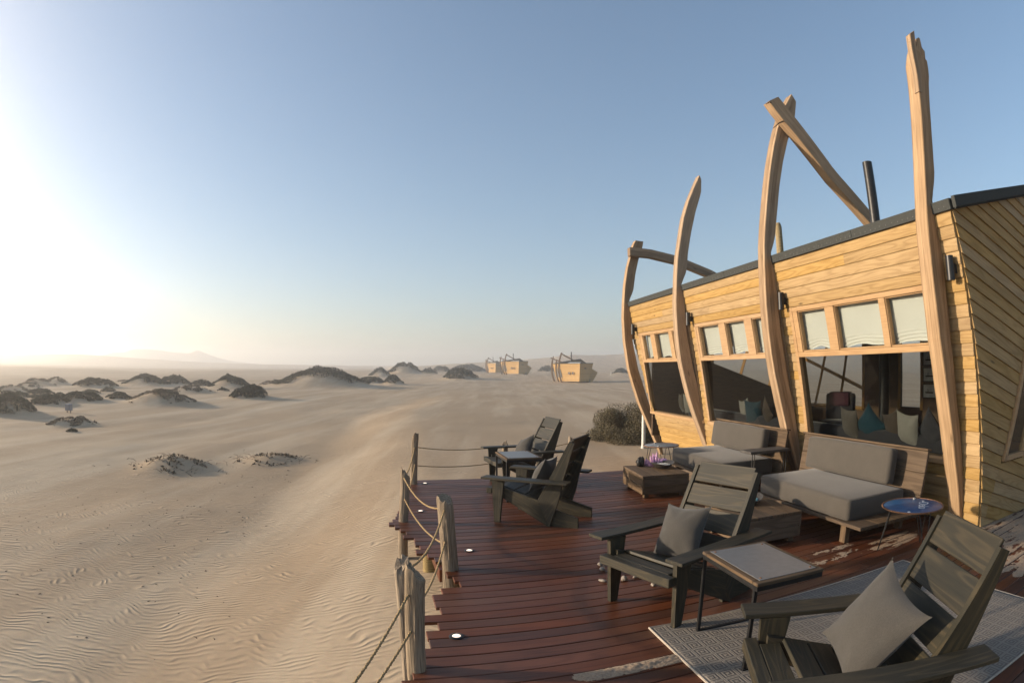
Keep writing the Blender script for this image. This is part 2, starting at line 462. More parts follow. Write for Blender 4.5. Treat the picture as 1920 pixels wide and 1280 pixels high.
for (x, y, w, h, k) in MOUNDS:
    d = math.hypot(x, y)
    MC.append((x * (1 + .8 * w / d), y * (1 + .8 * w / d), w, h, k))

def ring_profile(az, pts):
    return np.interp(az, [p[0] for p in pts], [p[1] for p in pts])
RIDGE_R = [(-180, 9), (-120, 6), (-60, 0), (-12, 0), (-8, 4), (-4, 10), (0, 14), (3, 20), (6, 24), (10, 26), (12, 25), (25, 21), (45, 26), (60, 20), (90, 15), (180, 9)]
HILL_L = [(-180, 5), (-110, 6), (-75, 9), (-60, 13), (-52, 11.5), (-44, 16), (-40, 14), (-33, 8), (-25, 4.5), (-15, 3), (-5, 3), (30, 4), (180, 5)]
MOUNT = [(-180, 4), (-70, 2), (-48, 3), (-43, 11), (-41, 15), (-40, 20), (-38.8, 20.5), (-38.2, 25.5), (-36.5, 27.5), (-35, 26), (-34, 23), (-32.2, 22), (-31.3, 28.5),
         (-30, 19), (-28.8, 12.5), (-27.5, 7.5), (-25.3, 3.5), (-10, 2), (180, 4)]

def ground(x, y):
    x = np.asarray(x, float); y = np.asarray(y, float)
    r = np.hypot(x, y); az = np.degrees(np.arctan2(x, y))
    xl = -2.0 - .19 * np.clip(y, -5, 30)
    bench = sstep(-.9, 2.8, x - xl + .35 * vnoise(x * .6, y * .35))
    near = -.90 + .48 * bench
    far = -.62 + .75 * sstep(105, 200, y) * (1 - sstep(18, 40, np.abs(az))) + .35 * sstep(200, 280, y) * (1 - sstep(18, 40, np.abs(az)))
    z = near + (far - near) * sstep(25, 60, r)
    nearfade = sstep(6, 22, r)
    z = z + .10 * fbm(x / 7, y / 7, 4) * nearfade + .07 * fbm(x / 3.1 + 4, y / 4.3, 3) * sstep(3, 9, r) * (1 - sstep(60, 90, r)) * (1 - .6 * bench)
    z = z + .9 * fbm(x / 45 + 3, y / 45, 3) * sstep(40, 120, r)
    for (mx, my, w, h, k) in MC:
        m = (np.abs(x - mx) < 3.2 * w) & (np.abs(y - my) < 4 * w)
        if not m.any(): continue
        dx, dy = x[m] - mx, y[m] - my
        q = (dx / w) ** 2 + (dy / (w * 1.15)) ** 2
        wob = 1 + .28 * fbm(x[m] / (w * .7) + mx, y[m] / (w * .7), 3)
        top = {'cap': .66, 'full': .50, 'sparse': .70, 'low': .75}[k]
        z[m] += top * h * np.exp(-1.35 * q ** 1.25) * wob
    far_amp = 1 + .12 * fbm(az / 3, r / 200, 3)
    z = z + (ring_profile(az, RIDGE_R) * 430 / 1092 + 1.6 * (ring_profile(az, RIDGE_R) > 0)) * np.exp(-((r - 455) / 120) ** 2) * far_amp
    z = z + (ring_profile(az, HILL_L) * 640 / 1092 + 1.4) * np.exp(-((r - 660) / 110) ** 2) * far_amp
    z = z + (ring_profile(az, MOUNT) * 1000 / 1092 + 2.0) * np.exp(-((r - 1010) / 65) ** 2)
    return z
def gz(x, y): return float(ground(np.array([x]), np.array([y]))[0])

az_d = np.concatenate([np.arange(-72, 72.01, .22), np.arange(74, 287.9, 2.2)])
rr = .35 * (1250 / .35) ** (np.arange(431) / 430.0)
A, RR_ = np.meshgrid(np.radians(az_d), rr)
X, Y = RR_ * np.sin(A), RR_ * np.cos(A)
Z = ground(X.ravel(), Y.ravel())
na, nr = len(az_d), len(rr)
V = np.column_stack([X.ravel(), Y.ravel(), Z])
V = np.vstack([V, [[0, 0, gz(0, .01)]]])
i, j = np.meshgrid(np.arange(nr - 1), np.arange(na), indexing='ij')
j2 = (j + 1) % na
F = np.column_stack([(i * na + j).ravel(), ((i + 1) * na + j).ravel(), ((i + 1) * na + j2).ravel(), (i * na + j2).ravel()])
cap = np.column_stack([np.full(na, nr * na), np.arange(na), (np.arange(na) + 1) % na, (np.arange(na) + 1) % na])

m, N, L, p, out = mat('dune_sand')
tc = N.new('ShaderNodeTexCoord')
n_a = nd(N, 'ShaderNodeTexNoise', Scale=.11, Detail=5.0, Roughness=.6); L.new(tc.outputs['Object'], n_a.inputs['Vector'])
n_b = nd(N, 'ShaderNodeTexNoise', Scale=60.0, Detail=3.0); L.new(tc.outputs['Object'], n_b.inputs['Vector'])
mp = nd(N, 'ShaderNodeMapping'); L.new(tc.outputs['Object'], mp.inputs['Vector'])   # wind streaks of paler, finer sand
mp.inputs['Rotation'].default_value = (0, 0, R(-6)); mp.inputs['Scale'].default_value = (.62, .055, 1)
n_c = nd(N, 'ShaderNodeTexNoise', Scale=1.0, Detail=5.0, Roughness=.6); L.new(mp.outputs[0], n_c.inputs['Vector'])
base = ramp(N, L, n_a.outputs['Fac'], [(.3, (.338, .252, .165, 1)), (.7, (.405, .308, .208, 1))])
streak = ramp(N, L, n_c.outputs['Fac'], [(.45, (0, 0, 0, 1)), (.75, (1, 1, 1, 1))])
c = mixc(N, L, mathn(N, L, 'MULTIPLY', streak.outputs[0], .8), base.outputs[0], (.53, .435, .315, 1))
c = mixc(N, L, .10, c, n_b.outputs['Color'], 'OVERLAY')
L.new(c, p.inputs['Base Color']); p.inputs['Roughness'].default_value = .95; p.inputs['Specular IOR Level'].default_value = .1
# wind ripples: crests run across the view, bent by noise
mpr = nd(N, 'ShaderNodeMapping'); L.new(tc.outputs['Object'], mpr.inputs['Vector'])
mpr.inputs['Rotation'].default_value = (0, 0, R(-9))
nw = nd(N, 'ShaderNodeTexNoise', Scale=.55, Detail=3.0, Roughness=.55); L.new(mpr.outputs[0], nw.inputs['Vector'])
nw2 = nd(N, 'ShaderNodeTexNoise', Scale=2.6, Detail=2.0); L.new(mpr.outputs[0], nw2.inputs['Vector'])
sx = N.new('ShaderNodeSeparateXYZ'); L.new(mpr.outputs[0], sx.inputs[0])
ph = mathn(N, L, 'ADD', sx.outputs['Y'], mathn(N, L, 'MULTIPLY', nw.outputs['Fac'], 1.5))
ph = mathn(N, L, 'ADD', ph, mathn(N, L, 'MULTIPLY', nw2.outputs['Fac'], .22))
rip = mathn(N, L, 'SINE', mathn(N, L, 'MULTIPLY', ph, 2 * math.pi / .098))
rip = mathn(N, L, 'MULTIPLY_ADD', rip, .5); rip.node.inputs[2].default_value = .5
rip = mathn(N, L, 'POWER', rip, 1.4)
amp = ramp(N, L, nw2.outputs['Fac'], [(.3, (.25, .25, .25, 1)), (.65, (1, 1, 1, 1))])
hgt = mathn(N, L, 'MULTIPLY', rip, amp.outputs[0])
hgt = mathn(N, L, 'ADD', hgt, mathn(N, L, 'MULTIPLY', n_b.outputs['Fac'], .18))
bmp = nd(N, 'ShaderNodeBump', Strength=.8, Distance=.0115); L.new(hgt, bmp.inputs['Height']); L.new(bmp.outputs[0], p.inputs['Normal'])
M_SAND = m
sand = np_mesh('sand', V, np.vstack([F]), M_SAND, smooth=True)
tag(sand, 'rippled pale dune sand running out to hazy far hills', None, None, 'structure')

# ------------------------------------------------------------------ deck
AZB = R(14.01)                            # the boards run this far off the picture plane
DE = Vector((math.cos(AZB), math.sin(AZB), 0)); DN = Vector((-math.sin(AZB), math.cos(AZB), 0))
def dk(e, n, z=0): return DE * e + DN * n + Vector((0, 0, z))
PITCH = .1391
EDGE = [(-1, -1.0), (0, -.8), (1.5, -.5), (2.5, -.2), (3.07, .08), (3.15, .15), (3.56, .32), (3.70, .34), (3.83, .37), (3.96, .36), (4.10, .47), (4.21, .40), (4.39, .45),
        (4.54, .59), (4.65, .67), (4.8, .71), (4.9, .60), (5.13, .66), (5.23, .67), (5.42, .55), (5.6, .49), (5.73, .46), (5.99, .47), (6.14, .40), (6.38, .36), (6.65, .28),
        (6.93, .27), (7.44, .35), (8.16, .53), (8.85, .58), (9.6, .6)]
deck = thing('deck', 'reddish brown hardwood deck with ragged plank ends above the sand', 'deck', dk(.6, 5.0, 0), AZB)
DO = dk(.6, 5.0)
k0 = -24
for k in range(k0, 41):
    n0 = 3.776 + PITCH * k
    nc = n0 + PITCH / 2
    e0 = float(np.interp(nc, [a for a, b in EDGE], [b for a, b in EDGE])) + rng.uniform(-.05, .05)
    if k % 4 == 1: e0 -= rng.uniform(.03, .13)
    e1 = (5.74 + .0958 * nc) / .9954 if nc > 3.02 else 9.2 + rng.uniform(-.1, .1)
    if nc > 7.2: e1 = min(e1, 4.55 + rng.uniform(-.04, .04) + (0 if nc > 8.4 else (8.4 - nc) * 2.0))
    cuts, e = [e0], e0
    while True:
        e += rng.uniform(2.3, 4.4)
        if e > e1 - .9: break
        cuts.append(e)
    cuts.append(e1)
    for a, b in zip(cuts[:-1], cuts[1:]):
        mb = MB().box(-(b - a) / 2 + .0015, (b - a) / 2 - .0015, -.0655, .0655, -.028, 0, .004)
        o = mb.build('plank', M_DECK, deck, T((a + b) / 2 - .6, nc - 5.0, rng.uniform(-.0012, .0012)))
for e in (1.1, 2.4, 3.7, 5.0):
    MB().box(-.035, .035, -5.2, 4.4, -.17, -.031, .004).build('joist', M_DECK, deck, T(e - .6, 0, 0))
for n, e in ((3.35, .55), (4.7, .95), (5.35, .80), (6.3, .62), (7.6, .72), (9.2, .85), (9.25, 2.6), (9.25, 4.2), (2.2, .3)):
    q = dk(e, n); zb = gz(q.x, q.y) - .3
    MB().tube([(0, 0, zb), (0, 0, -.032)], [.085, .08], 14).build('support_post', M_POLE, deck, T(e - .6, n - 5, 0))
for n0_, n1_, e in ((5.15, 6.9, .62), (3.2, 4.6, .8)):
    MB().box(-.03, .03, n0_ - 5, n1_ - 5, -.16, -.031, .004).build('edge_beam', M_DECK, deck, T(e - .6, 0, 0))

# ------------------------------------------------------------------ driftwood posts and ropes
def drift_post(base, top, r, label, split=False, z0=None, flat=1.0):
    b = Vector(base); t = Vector(top)
    zb = gz(b.x, b.y) - .25 if z0 is None else z0
    o = thing('driftwood_post', label, 'post', (b.x, b.y, 0), 0, 'driftwood posts along the deck edge')
    def log(off, rad, hmul, name, seed):
        n, sg = 30, 26
        zt = t.z * hmul
        vs_, fs_ = [], []
        ang = np.arange(sg) * 2 * math.pi / sg
        for i in range(n):
            s = i / (n - 1); z = zb + (zt - zb) * s
            f = max(0, z) / max(t.z, .01)
            cx = (t.x - b.x) * f + off[0] + .012 * math.sin(3.1 * z + off[0] * 40 + b.y); cy_ = (t.y - b.y) * f + off[1] + .012 * math.cos(4.3 * z + b.x)
            g1 = fbm(np.cos(ang) * 1.3 + seed * 3.1, np.sin(ang) * 1.3 + z * 1.5, 3)
            g2 = vnoise(ang * 3.2 + seed, np.full(sg, z * .9 + seed))
            crack = np.exp(-((ang - 2.2 - .25 * math.sin(4 * z + seed)) / .10) ** 2) + .8 * np.exp(-((ang - 4.4 - .2 * math.sin(5 * z)) / .09) ** 2)
            rr_ = rad * (1.05 - .10 * s) * (1 + .16 * g1 + .10 * g2 - .16 * crack)
            dz = np.zeros(sg)
            if i >= n - 3:                 # broken, slanting top
                q = (i - (n - 4)) / 3
                dz = q * (-.045 * (1 + np.cos(ang - 1.0 - seed)) + .05 * vnoise(ang * 2.5 + seed * 5, ang * 0 + seed))
                if i == n - 1: rr_ = rr_ * .90
            for k in range(sg): vs_.append((cx + rr_[k] * math.cos(ang[k]) * flat, cy_ + rr_[k] * math.sin(ang[k]), z + float(dz[k])))
        for i in range(n - 1):
            for k in range(sg):
                k2 = (k + 1) % sg
                fs_.append((i * sg + k, i * sg + k2, (i + 1) * sg + k2, (i + 1) * sg + k))
        top = vs_[(n - 1) * sg:]
        c_ = tuple(sum(p_[a_] for p_ in top) / sg for a_ in range(3))
        vs_.append((c_[0], c_[1], c_[2] - .012))
        mb = MB().add(vs_, fs_, None, True)
        mb.add([], [])
        mb.f += [((n - 1) * sg + k, (n - 1) * sg + (k + 1) % sg, n * sg) for k in range(sg)]; mb.sm += [False] * sg
        return mb.build(name, M_DRIFT, o)
    if split:
        log((-.038, .01), r * .68, 1.0, 'log', b.y); log((.030, -.01), r * .86, .95, 'log', b.y + 2)
    else:
        log((0, 0), r, 1.0, 'log', b.y + b.x)
    return o
M_DRIFT.node_tree.nodes['Mapping'].inputs['Scale'].default_value = (8, 8, .8)
M_DRIFT.node_tree.nodes['Mapping.001'].inputs['Scale'].default_value = (110, 110, 4)
drift_post((-.60, 3.17, 0), (-.585, 3.17, .77), .072, 'thick driftwood post split into two prongs at the deck edge', True)
drift_post((-.555, 5.08, 0), (-.61, 5.08, .74), .072, 'leaning grey driftwood post with slanted top between the ropes', flat=1.05)
drift_post((-1.31, 6.74, 0), (-1.27, 6.74, .66), .056, 'short round driftwood post beside the stepped plank ends')
drift_post((-1.57, 9.06, 0), (-1.51, 9.06, .83), .055, 'thin pointed driftwood post at the far deck corner')
drift_post((-.11, 9.78, 0), (-.11, 9.78, .62), .05, 'short driftwood post behind the side table on the far deck edge')
drift_post((1.06, 10.12, 0), (1.06, 10.12, .66), .07, 'stubby driftwood post behind the chair backs on the far deck edge')
drift_post((-.86, 1.2, 0), (-.86, 1.2, .62), .07, 'driftwood post at the deck edge beyond the split post')

def rope(a, b, sag, label):
    a, b = Vector(a), Vector(b)
    ln = (b - a).length
    n = max(24, int(ln / .05))
    o = MB()
    mid = (a + b) / 2
    t = (b - a).normalized(); up = Vector((0, 0, 1)); s1 = t.cross(up).normalized(); s2 = s1.cross(t)
    for ph_ in (0, 2 * math.pi / 3, 4 * math.pi / 3):
        pts = []
        for i in range(n * 2 + 1):
            s = i / (n * 2)
            q = a.lerp(b, s) - Vector((0, 0, sag * 4 * s * (1 - s))) - mid
            g = ph_ + s * ln / .055 * 2 * math.pi
            q += (s1 * math.cos(g) + s2 * math.sin(g)) * .0050
            pts.append(q)
        o.tube(pts, .0056, 5)
    ob = o.build('rope', M_ROPE, None, T(*mid))
    return tag(ob, label, 'rope', 'ropes strung between the driftwood posts')
PTS = {'0': (-.86, 1.2), '1': (-.585, 3.17), '2': (-.60, 5.08), '3': (-1.29, 6.74), '4': (-1.54, 9.06), 'C': (-.11, 9.78), 'D': (1.06, 10.12)}
def P3(k, z): return (*PTS[k], z)
for za, zb_, a, b, sg, la, up in ((.56, .46, '1', '0', .10, 'the split post and the post beyond it', 'upper'), (.30, .30, '1', '0', .05, 'the split post and the post beyond it', 'lower'),
        (.60, .70, '2', '1', .10, 'the leaning post and the split post', 'upper'), (.30, .42, '2', '1', .10, 'the leaning post and the split post', 'lower'),
        (.56, .60, '3', '2', .13, 'the short round post and the leaning post', 'upper'), (.30, .25, '3', '2', .10, 'the short round post and the leaning post', 'lower'),
        (.60, .56, '4', '3', .10, 'the pointed corner post and the short round post', 'upper'), (.33, .28, '4', '3', .10, 'the pointed corner post and the short round post', 'lower'),
        (.60, .55, '4', 'C', .06, 'the pointed corner post and the post behind the side table', 'upper'), (.30, .28, '4', 'C', .05, 'the pointed corner post and the post behind the side table', 'lower'),
        (.55, .55, 'C', 'D', .07, 'the two far edge posts behind the chairs', 'upper'), (.27, .27, 'C', 'D', .06, 'the two far edge posts behind the chairs', 'lower')):
    rope(P3(a, za), P3(b, zb_), sg, '%s rope sagging between %s' % (up, la))

# ------------------------------------------------------------------ deck lights (lit in the photograph)
me_, N, L, p, out = mat('lit_lens')
p.inputs['Base Color'].default_value = (.9, .8, .7, 1)
p.inputs['Emission Color'].default_value = (1, .78, .58, 1); p.inputs['Emission Strength'].default_value = .75
M_LENS = me_
for (x, y), lb in (((-.38, 3.668), 'lit round deck light beside the split driftwood post'), ((-.43, 5.665), 'lit round deck light beside the leaning driftwood post'),
                   ((-1.177, 7.276), 'lit round deck light under the sagging ropes'), ((-1.389, 9.113), 'lit round deck light by the pointed corner post')):
    t = thing('deck_light', lb, 'deck light', (x, y, 0), 0, 'round lights sunk into the deck edge')
    MB().lathe([(.0, -.02), (.052, -.02), (.052, .004), (.046, .009), (.033, .009), (.031, .005), (.0, .005)], 28).build('rim', M_LAMPB, t)
    MB().lathe([(.0, .006), (.030, .006), (.022, .011), (.0, .012)], 24).build('lens', M_LENS, t)

# ------------------------------------------------------------------ the lodge
# local frame: x = n (into the building), y = u (along the facade, away), z up; origin at the foot of the near corner
LROT = math.atan2(.148, .989)
NV = Vector((math.cos(LROT), math.sin(LROT), 0)); UV_ = Vector((-math.sin(LROT), math.cos(LROT), 0))
N0, U0 = 5.78, 3.756
def lw(u, n, z=0): return UV_ * u + NV * n + Vector((0, 0, z))
LBASE = lw(U0, N0)
lodge = thing('lodge', 'pine clad lodge shaped like a stranded ship with curved timber ribs', 'building', LBASE, LROT)
LEAN = math.atan(.176); LC, LS = math.cos(LEAN), math.sin(LEAN)
W = Matrix(((0, -LC, -LS, 0), (1, 0, 0, 0), (0, -LS, LC, 0), (0, 0, 0, 1)))      # facade frame: x along u, y outward, z up the slope
def uend(z): return 13.28 + .36 * z - U0
def zs(z): return z / LC

def lap(name, x0, x1, z0, z1, th=.034, par=None, jig=0.0, M=None):
    """one lap board on the facade, thicker at its lower edge; x may be (bottom, top) pairs at the ends"""
    h = zs(z1) - zs(z0) - .003
    xa = x0 if hasattr(x0, '__len__') else (x0, x0); xb = x1 if hasattr(x1, '__len__') else (x1, x1)
    cx = (xa[0] + xb[0]) / 2
    mb = MB()
    prof = [(0, 0), (th * .86, 0), (th, .008), (th * .93, h * .5), (th * .55, h), (0, h)]
    vs = []
    for e, xx in enumerate((xa, xb)):
        for y, z in prof: vs.append((xx[0] + (xx[1] - xx[0]) * z / h - cx, y, z))
    n = len(prof)
    fs = [(i, (i + 1) % n, n + (i + 1) % n, n + i) for i in range(n)] + [tuple(reversed(range(n))), tuple(range(n, 2 * n))]
    fs = [tuple(reversed(f)) for f in fs]
    mb.add(vs, fs)
    return mb.build(name, M_PINE, par, W @ T(cx, jig, zs(z0)))

facade = MB()
for (x0, x1, z0, z1) in ((.0, 9.55, 0, .70), (.0, 10.4, 2.72, 3.44), (.0, .36, .70, 2.72), (3.48, 3.70, .70, 2.72), (6.84, 7.0, .70, 2.72), (10.02, 10.2, 1.2, 2.72)):
    facade.box(x0, x1, -.10, -.002, zs(z0), zs(z1), 0, W)
fac = facade.build('wall', M_PINE, lodge)
BH = .1372
for i in range(5):                        # below the windows
    z0 = .02 + i * .1355
    xe = (uend(z0), uend(z0 + .1355))
    cuts = sorted([rng.uniform(2.2, 4.2), rng.uniform(5.2, 7.4)])
    ends = [0] + cuts + [xe]
    for a, b in zip(ends[:-1], ends[1:]): lap('plank', a, b, z0, z0 + .1355, par=fac, jig=rng.uniform(0, .002))
for i in range(5):                        # above the windows
    z0 = 2.725 + i * .1375
    xe = (uend(z0), uend(z0 + .1375))
    ends = [0] + sorted([rng.uniform(1.6, 4.4), rng.uniform(5.6, 8.6)]) + [xe]
    for a, b in zip(ends[:-1], ends[1:]): lap('plank', a, b, z0, z0 + .1375, par=fac, jig=rng.uniform(0, .002))
for (x0, x1) in ((0, .355), (3.475, 3.705), (6.82, 7.01), (9.99, None)):    # piers between the windows
    for i in range(15):
        z0 = .70 + i * .1347
        xe = x1 if x1 is not None else (uend(z0), uend(z0 + .1347))
        lap('plank', x0 + rng.uniform(-.004, .004), xe, z0, z0 + .1347, par=fac, jig=rng.uniform(0, .003))

# windows: one wide pane below, three small ones with blinds above
BAYS = [(.365, 3.465, [(3.27, 2.60), (2.40, 1.47), (1.35, .50)]),
        (3.715, 6.81, [(6.64, 5.80), (5.55, 4.86), (4.61, 3.85)]),
        (7.02, 9.98, [(9.74, 9.22), (8.95, 8.14), (7.94, 7.2)])]
def blind(par, x0, x1, z0, z1):
    nx, nz = 24, 44
    V, F = [], []
    for k in range(nz + 1):
        t = k / nz
        for i_ in range(nx + 1):
            s = i_ / nx
            x = x0 + (x1 - x0) * s
            dip = -.045 * abs(2 * s - 1) ** 1.3 + .03 + .01 * math.sin(9 * s + x0)
            z = z0 + (z1 - z0) * t
            y = -.085 + .006 * math.sin(5 * s + 3 * t + x0)
            if t < .26:                    # gathered folds along the hem
                y += .009 * math.sin(t * 75 + 3.5 * abs(2 * s - 1)) * (1 - t / .26) ** .4
                z += dip * (1 - t / .26)
            V.append((x, y, z))
    for k in range(nz):
        for i_ in range(nx):
            a = k * (nx + 1) + i_
            F.append((a, a + 1, a + nx + 2, a + nx + 1))
    return np_mesh('blind', V, F, M_BLIND, par, None, True)
for (x0, x1, panes) in BAYS:
    fr = MB()
    ya, yb = -.085, .045
    B = lambda a, b, za, zb, y0=ya, y1=yb: fr.box(a, b, y0, y1, zs(za), zs(zb), .004)
    B(x0, x0 + .075, .765, 2.72); B(x1 - .075, x1, .765, 2.72)                     # jambs
    B(x0 - .01, x1 + .01, .702, .763, ya, .062)                                     # sill
    B(x0 + .076, x1 - .076, 1.985, 2.055, ya, .047)                                  # rail
    B(x0 + .076, x1 - .076, 2.655, 2.718, ya, .047)
    edges = [x1 - .076] + [v for pr in panes for v in pr] + [x0 + .076]
    for a, b in zip(edges[0::2], edges[1::2]):
        if a - b > .02: B(b, a, 2.056, 2.654, -.06, .040)
    for (a, b) in panes:                                                              # sashes
        for q in ((b, b + .012, 2.057, 2.653), (a - .012, a, 2.057, 2.653), (b + .0125, a - .0125, 2.057, 2.075), (b + .0125, a - .0125, 2.635, 2.653)):
            B(*q, -.05, .022)
    f = fr.build('window_frame', M_FRAME, lodge, W)
    MB().box(x0 + .078, x1 - .078, -.020, -.014, zs(.766), zs(1.984), 0).build('pane', M_GLASSD, f)
    for (a, b) in panes:
        MB().box(b + .013, a - .013, -.012, -.007, zs(2.076), zs(2.634), 0).build('pane', M_GLASS, f)
        blind(f, b - .03, a + .03, zs(2.075), zs(2.66))

# ribs: outline measured on the near face, (n, z); the same bowed shape, broken off at different heights
RIBS = [
 (4.01, [(5.56, 5.62), (5.45, 5.40), (5.41, 5.2), (5.34, 4.89), (5.27, 4.6), (5.17, 4.18), (5.09, 3.81), (5.02, 3.42), (5.0, 3.15), (5.0, 2.88), (5.01, 2.62), (5.04, 2.36), (5.07, 2.1), (5.19, 1.6), (5.28, 1.28), (5.44, .77), (5.57, .42), (5.70, .012)],
        [(5.74, 5.50), (5.70, 5.3), (5.62, 5.12), (5.52, 4.82), (5.41, 4.4), (5.33, 4.04), (5.30, 3.88), (5.17, 3.59), (5.17, 3.45), (5.22, 3.31), (5.235, 3.1), (5.235, 2.83), (5.24, 2.5), (5.29, 2.07), (5.41, 1.43), (5.60, .75), (5.83, .012)]),
 (7.43, [(5.99, 6.5), (5.72, 6.12), (5.53, 5.71), (5.43, 5.46), (5.3, 5.07), (5.2, 4.7), (5.12, 4.34), (5.06, 4.03), (5.01, 3.7), (4.99, 3.37), (4.985, 2.97), (4.99, 2.73), (5.01, 2.42), (5.06, 2.05), (5.13, 1.7), (5.27, 1.21), (5.46, .61), (5.72, .012)],
        [(6.07, 6.36), (5.99, 6.08), (5.9, 5.88), (5.73, 5.55), (5.56, 5.13), (5.42, 4.68), (5.33, 4.28), (5.28, 4.06), (5.23, 3.8), (5.15, 3.64), (5.11, 3.5), (5.17, 3.37), (5.21, 3.1), (5.22, 2.66), (5.26, 2.3), (5.37, 1.7), (5.51, 1.2), (5.79, .012)]),
 (10.81, [(5.72, 5.98), (5.55, 5.66), (5.39, 5.33), (5.25, 4.95), (5.16, 4.54), (5.07, 4.11), (5.03, 3.74), (4.99, 3.14), (5.01, 2.6), (5.05, 2.2), (5.10, 1.9), (5.18, 1.6), (5.29, 1.22), (5.47, .75), (5.71, .20), (5.80, .012)],
        [(5.76, 5.87), (5.73, 5.58), (5.56, 5.14), (5.42, 4.67), (5.32, 4.24), (5.27, 3.84), (5.14, 3.57), (5.12, 3.48), (5.18, 3.36), (5.2, 3.1), (5.22, 2.6), (5.31, 2.1), (5.39, 1.75), (5.58, 1.11), (5.76, .6), (5.85, .012)]),
 (14.08, [(5.39, 5.18), (5.3, 5.01), (5.24, 4.76), (5.14, 4.43), (5.06, 3.99), (5.02, 3.55), (5.0, 3.12), (5.03, 2.52), (5.14, 1.82), (5.27, 1.4), (5.42, .96), (5.73, .3), (5.9, -.06), (6.16, -.60)],
        [(5.61, 5.16), (5.58, 5.01), (5.47, 4.73), (5.36, 4.31), (5.28, 3.82), (5.16, 3.58), (5.15, 3.43), (5.21, 3.28), (5.24, 2.95), (5.24, 2.53), (5.39, 1.82), (5.68, .96), (6.0, .2), (6.17, -.60)])]
def resample(P, m):
    P = np.array(P); s = np.r_[0, np.cumsum(np.hypot(*np.diff(P, axis=0).T))]
    t = np.linspace(0, s[-1], m); return np.column_stack([np.interp(t, s, P[:, 0]), np.interp(t, s, P[:, 1])]), t
def timber(name, E, I, u, th, par, rag=0.0, m=46, steps=3, mt=None):
    """a curved timber: outline E / I in (n, z), thickness th along u, uv follows the grain"""
    Er, t = resample(E, m); Ir, _ = resample(I, m)
    verts, faces, uvs = [], [], []
    ch = .008
    for k in range(m):
        e, i_ = Er[k], Ir[k]
        d = (i_ - e) / max(1e-6, np.hypot(*(i_ - e)))
        ring = [(e, 0, ch), (e + d * ch, 0, 0), (i_ - d * ch, 0, 0), (i_, 0, ch), (i_, 0, th - ch), (i_ - d * ch, 0, th), (e + d * ch, 0, th), (e, 0, th - ch)]
        for p_, _, w in ring: verts.append((p_[0] - N0, u + w - U0, p_[1]))
    vco = [0, .01, .22, .23, .43, .44, .65, .66, .86]
    for k in range(m - 1):
        for a in range(8):
            b = (a + 1) % 8
            faces.append((k * 8 + a, k * 8 + b, (k + 1) * 8 + b, (k + 1) * 8 + a))
            uvs.append(((t[k], vco[a]), (t[k], vco[a + 1]), (t[k + 1], vco[a + 1]), (t[k + 1], vco[a])))
    faces.append(tuple(range(7, -1, -1))); uvs.append(tuple((q * .02, .3) for q in range(8)))
    faces.append(tuple((m - 1) * 8 + q for q in range(8))); uvs.append(tuple((q * .02, .3) for q in range(8)))
    me = bpy.data.meshes.new(name); me.from_pydata(verts, [], faces)
    lay = me.uv_layers.new(name='uv'); flat = [c_ for f_ in uvs for q in f_ for c_ in q]
    lay.data.foreach_set('uv', flat)
    me.update()
    bm = bmesh.new(); bm.from_mesh(me); bmesh.ops.recalc_face_normals(bm, faces=bm.faces[:]); bm.to_mesh(me); bm.free()
    return link(name, me, mt or M_RIB, par)
for (u, E, I) in RIBS:
    rib = timber('rib', E, I, u, .20, lodge)
    if u < 5:                              # the near rib is broken into splinters
        timber('splinter', [(5.507, 5.82), (5.435, 5.52), (5.405, 5.25), (5.34, 4.95)], [(5.64, 5.925), (5.54, 5.56), (5.5, 5.2), (5.40, 4.95)], u - .012, .09, rib, m=8)
        timber('splinter', [(5.72, 5.86), (5.555, 5.62), (5.50, 5.3)], [(5.75, 5.84), (5.735, 5.72), (5.64, 5.35)], u + .01, .18, rib, m=8)
        timber('splinter', [(5.78, 5.745), (5.67, 5.5), (5.6, 5.25)], [(5.825, 5.69), (5.745, 5.43), (5.67, 5.2)], u + .05, .14, rib, m=8)
    if 7 < u < 8:
        timber('splinter', [(5.96, 6.14), (5.86, 5.9), (5.76, 5.7)], [(6.03, 6.06), (5.93, 5.86), (5.80, 5.66)], u + .10, .09, rib, m=8)
b3 = timber('cross_beam', [(5.30, 6.12), (5.46, 5.90), (6.42, 4.90), (7.36, 4.18), (7.9, 3.76)], [(5.52, 6.25), (5.70, 6.05), (6.56, 5.08), (7.46, 4.36), (8.1, 3.86)], 7.22, .19, lodge, m=20)
for (a, b) in (((5.36, 6.10), (5.22, 6.04)), ((5.55, 5.80), (5.30, 5.62))):
    MB().tube([(a[0] - N0, 7.24 - U0, a[1]), ((a[0] + b[0]) / 2 - N0, 7.2 - U0, (a[1] + b[1]) / 2 + .02), (b[0] - N0, 7.22 - U0, b[1])], [.014, .011, .006], 6).build('splinter', M_OLD, b3)
timber('cross_beam', [(5.14, 4.72), (5.7, 4.70), (6.46, 4.57), (7.51, 4.24), (8.3, 3.9)], [(5.14, 4.94), (5.7, 4.92), (6.46, 4.79), (7.51, 4.46), (8.5, 4.05)], 13.86, .20, lodge, m=24)

